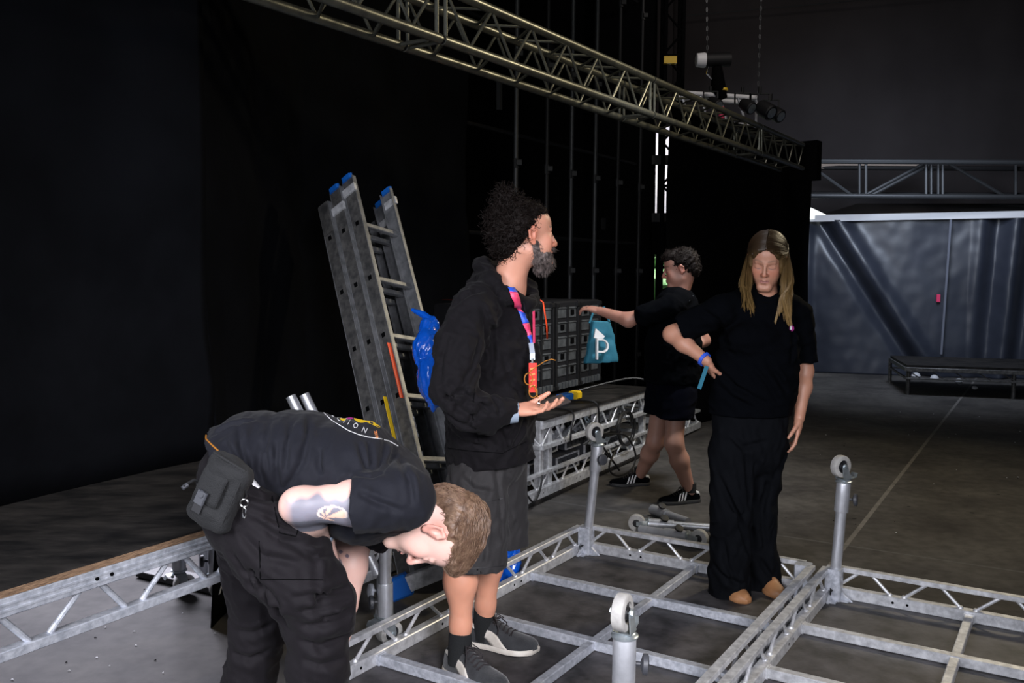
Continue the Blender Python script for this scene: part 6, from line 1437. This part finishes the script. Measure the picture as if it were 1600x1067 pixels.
            for k0 in range(len(pts)-1):
                p0, p1, p2, p3 = pts[max(k0-1, 0)], pts[k0], pts[k0+1], pts[min(k0+2, len(pts)-1)]
                for k_ in range(3 if k0 > 5 else 2):
                    x = k_/(3 if k0 > 5 else 2); sm.append(.5*((2*p1)+(-p0+p2)*x+(2*p0-5*p1+4*p2-p3)*x*x+(-p0+3*p1-3*p2+p3)*x**3))
            sm.append(pts[-1]); L.append((sm, rg.uniform(.0010, .0019)))
    strands(L, 0).build('hair_strands', 'hair_blond', hb)
young_woman()

# ---------------- the far man at the rack cases
def far_man():
    t = thing('person', F(1040, 772), 'man in black T-shirt and dark shorts reaching towards the rack cases, seen from the side', 'person')
    R = frame((-.95, .12, -.22), (-.1, 0, 1)); hc = P(1062, 421, 5.9); s = 1.04
    hp, T = head(hc, R, s); base = (.36, .175, .13)
    s1, e1, w1 = P(1028, 482, 5.79), P(982, 500, 5.85), P(938, 486, 6.0)
    body = hp+[rc(T(0, -.03, -.05), P(1060, 462, 5.92), .055, .065, k=.03)]+chain([P(1055, 480, 5.92), P(1052, 540, 5.92), P(1050, 600, 5.92)], [.09, .09, .09], (0, 1, 0), 1.2, .03)
    body += limb([P(1045, 476, 5.82), s1, e1], [.04, .045, .046])+[rc(e1, w1, .046, .029, k=.03)]+hand(w1, P(915, 480, 6.06)-w1, V((0, .3, -1)), V((0, 1, .2)), (.5, .55, .6, .6), 1.05)
    body += limb([P(1080, 490, 6.08), P(1100, 532, 6.12), P(1080, 545, 6.0)], [.05, .04, .035])
    for h_, k_, a_ in ((P(1058, 620, 5.80), P(1053, 692, 5.74), P(1078, 768, 5.80)), (P(1035, 620, 6.02), P(1024, 690, 6.02), P(1000, 742, 6.28))):
        body += [rc(h_, k_, .07, .06, k=.04), rc(k_, k_.lerp(a_, .35), .058, .060, k=.03), rc(k_.lerp(a_, .35), a_, .060, .036, k=.03)]
    def col(p): return face_col(p, hc, R, s, base, (.3, .12, .1))*np.where((p[:, 2] < .8)[:, None], np.array([1.1, 1.2, 1.2]), 1)
    sdf_obj('body', body, .006, 'skin', t, col=col, it=1)
    sh = chain([P(1056, 482, 5.92), P(1052, 540, 5.92), P(1050, 600, 5.92)], [.155, .182, .190], (0, 1, 0), 1.15, .05)+[rc(P(1056, 470, 5.8), P(1056, 470, 6.05), .08, k=.05), rc(P(1048, 478, 5.74), P(1008, 492, 5.76), .078, .078, k=.04), rc(P(1062, 478, 6.08), P(1085, 512, 6.12), .08, .078, k=.04), plane((0, 0, P(1050, 600, 5.8).z), (0, 0, 1))]
    so = sdf_obj('t_shirt', sh, .009, 'shirt_far', t, disp=waves(131, (34, 70), .0025, ridged=True), amp=.015, it=2)
    seam(t, bvh(so), [(1077, 470), (1083, 462), (1090, 458), (1096, 459)], 'denimblue', .002, 'back_print')
    pa = [rc(P(1050, 590, 5.92), P(1050, 620, 5.92), .172, .17, (0, 1, 0), 1.1, .04), rc(P(1058, 620, 5.82), P(1055, 665, 5.78), .125, .118, k=.04), rc(P(1035, 620, 6.0), P(1030, 665, 6.02), .12, .11, k=.03), plane((0, 0, P(1050, 655, 5.75).z), (0, 0, 1))]
    sdf_obj('shorts', pa, .009, 'navy', t, disp=waves(141, (34, 70), .0025, ridged=True), amp=.012, it=2)
    for a_, toe in ((P(1078, 768, 5.80), V((-.93, -.25, 0))), (P(1000, 742, 6.28), V((-.97, -.1, 0)))):
        d = toe.normalized(); z = 0 if a_.y < 6 else .0; hh = V((a_.x, a_.y, z))-d*.07; shoe(t, hh, hh+d*.29, UP, 'stripe', .29, -1, w=1.05)
        mb = MB(); mb.tube([V((a_.x, a_.y, .07)), V((a_.x, a_.y, .13))], .042, 20); mb.build('sock', 'sock', t)
    E_ = lambda x, y, z, rx, ry, rz, k=.015: el(T(x, y, z), (rx*s, ry*s, rz*s), R, k)
    H = [E_(0, -.035, .048, .086, .095, .088), E_(0, -.08, -.01, .066, .045, .06, .03), E_(0, .035, .092, .06, .06, .04, .02), sub(E_(0, .145, .0, .09, .075, .085), .01), sub(E_(.09, .03, -.03, .03, .06, .055), .01), sub(E_(-.09, .03, -.03, .03, .06, .055), .01)]
    hb = sdf_obj('hair', H, .006, 'hair_dark', t, disp=waves(151, (200, 350), .003), amp=.012, it=1)
    rg = random.Random(8); L = []; cen = T(0, -.04, .04)
    for i in range(500):
        v = hb.data.vertices[rg.randrange(len(hb.data.vertices))]; p = v.co+ORG[hb.name]; n = (p-cen).normalized(); a = rg.uniform(0, 6); u = n.orthogonal().normalized(); w_ = n.cross(u); d = (n*.5+u*math.cos(a)+w_*math.sin(a)).normalized()
        L.append(([p, p+d*.012+n*.004, p+d*.02-n*.002], .0018))
    strands(L, 0).build('curls', 'hair_dark', hb)
far_man()
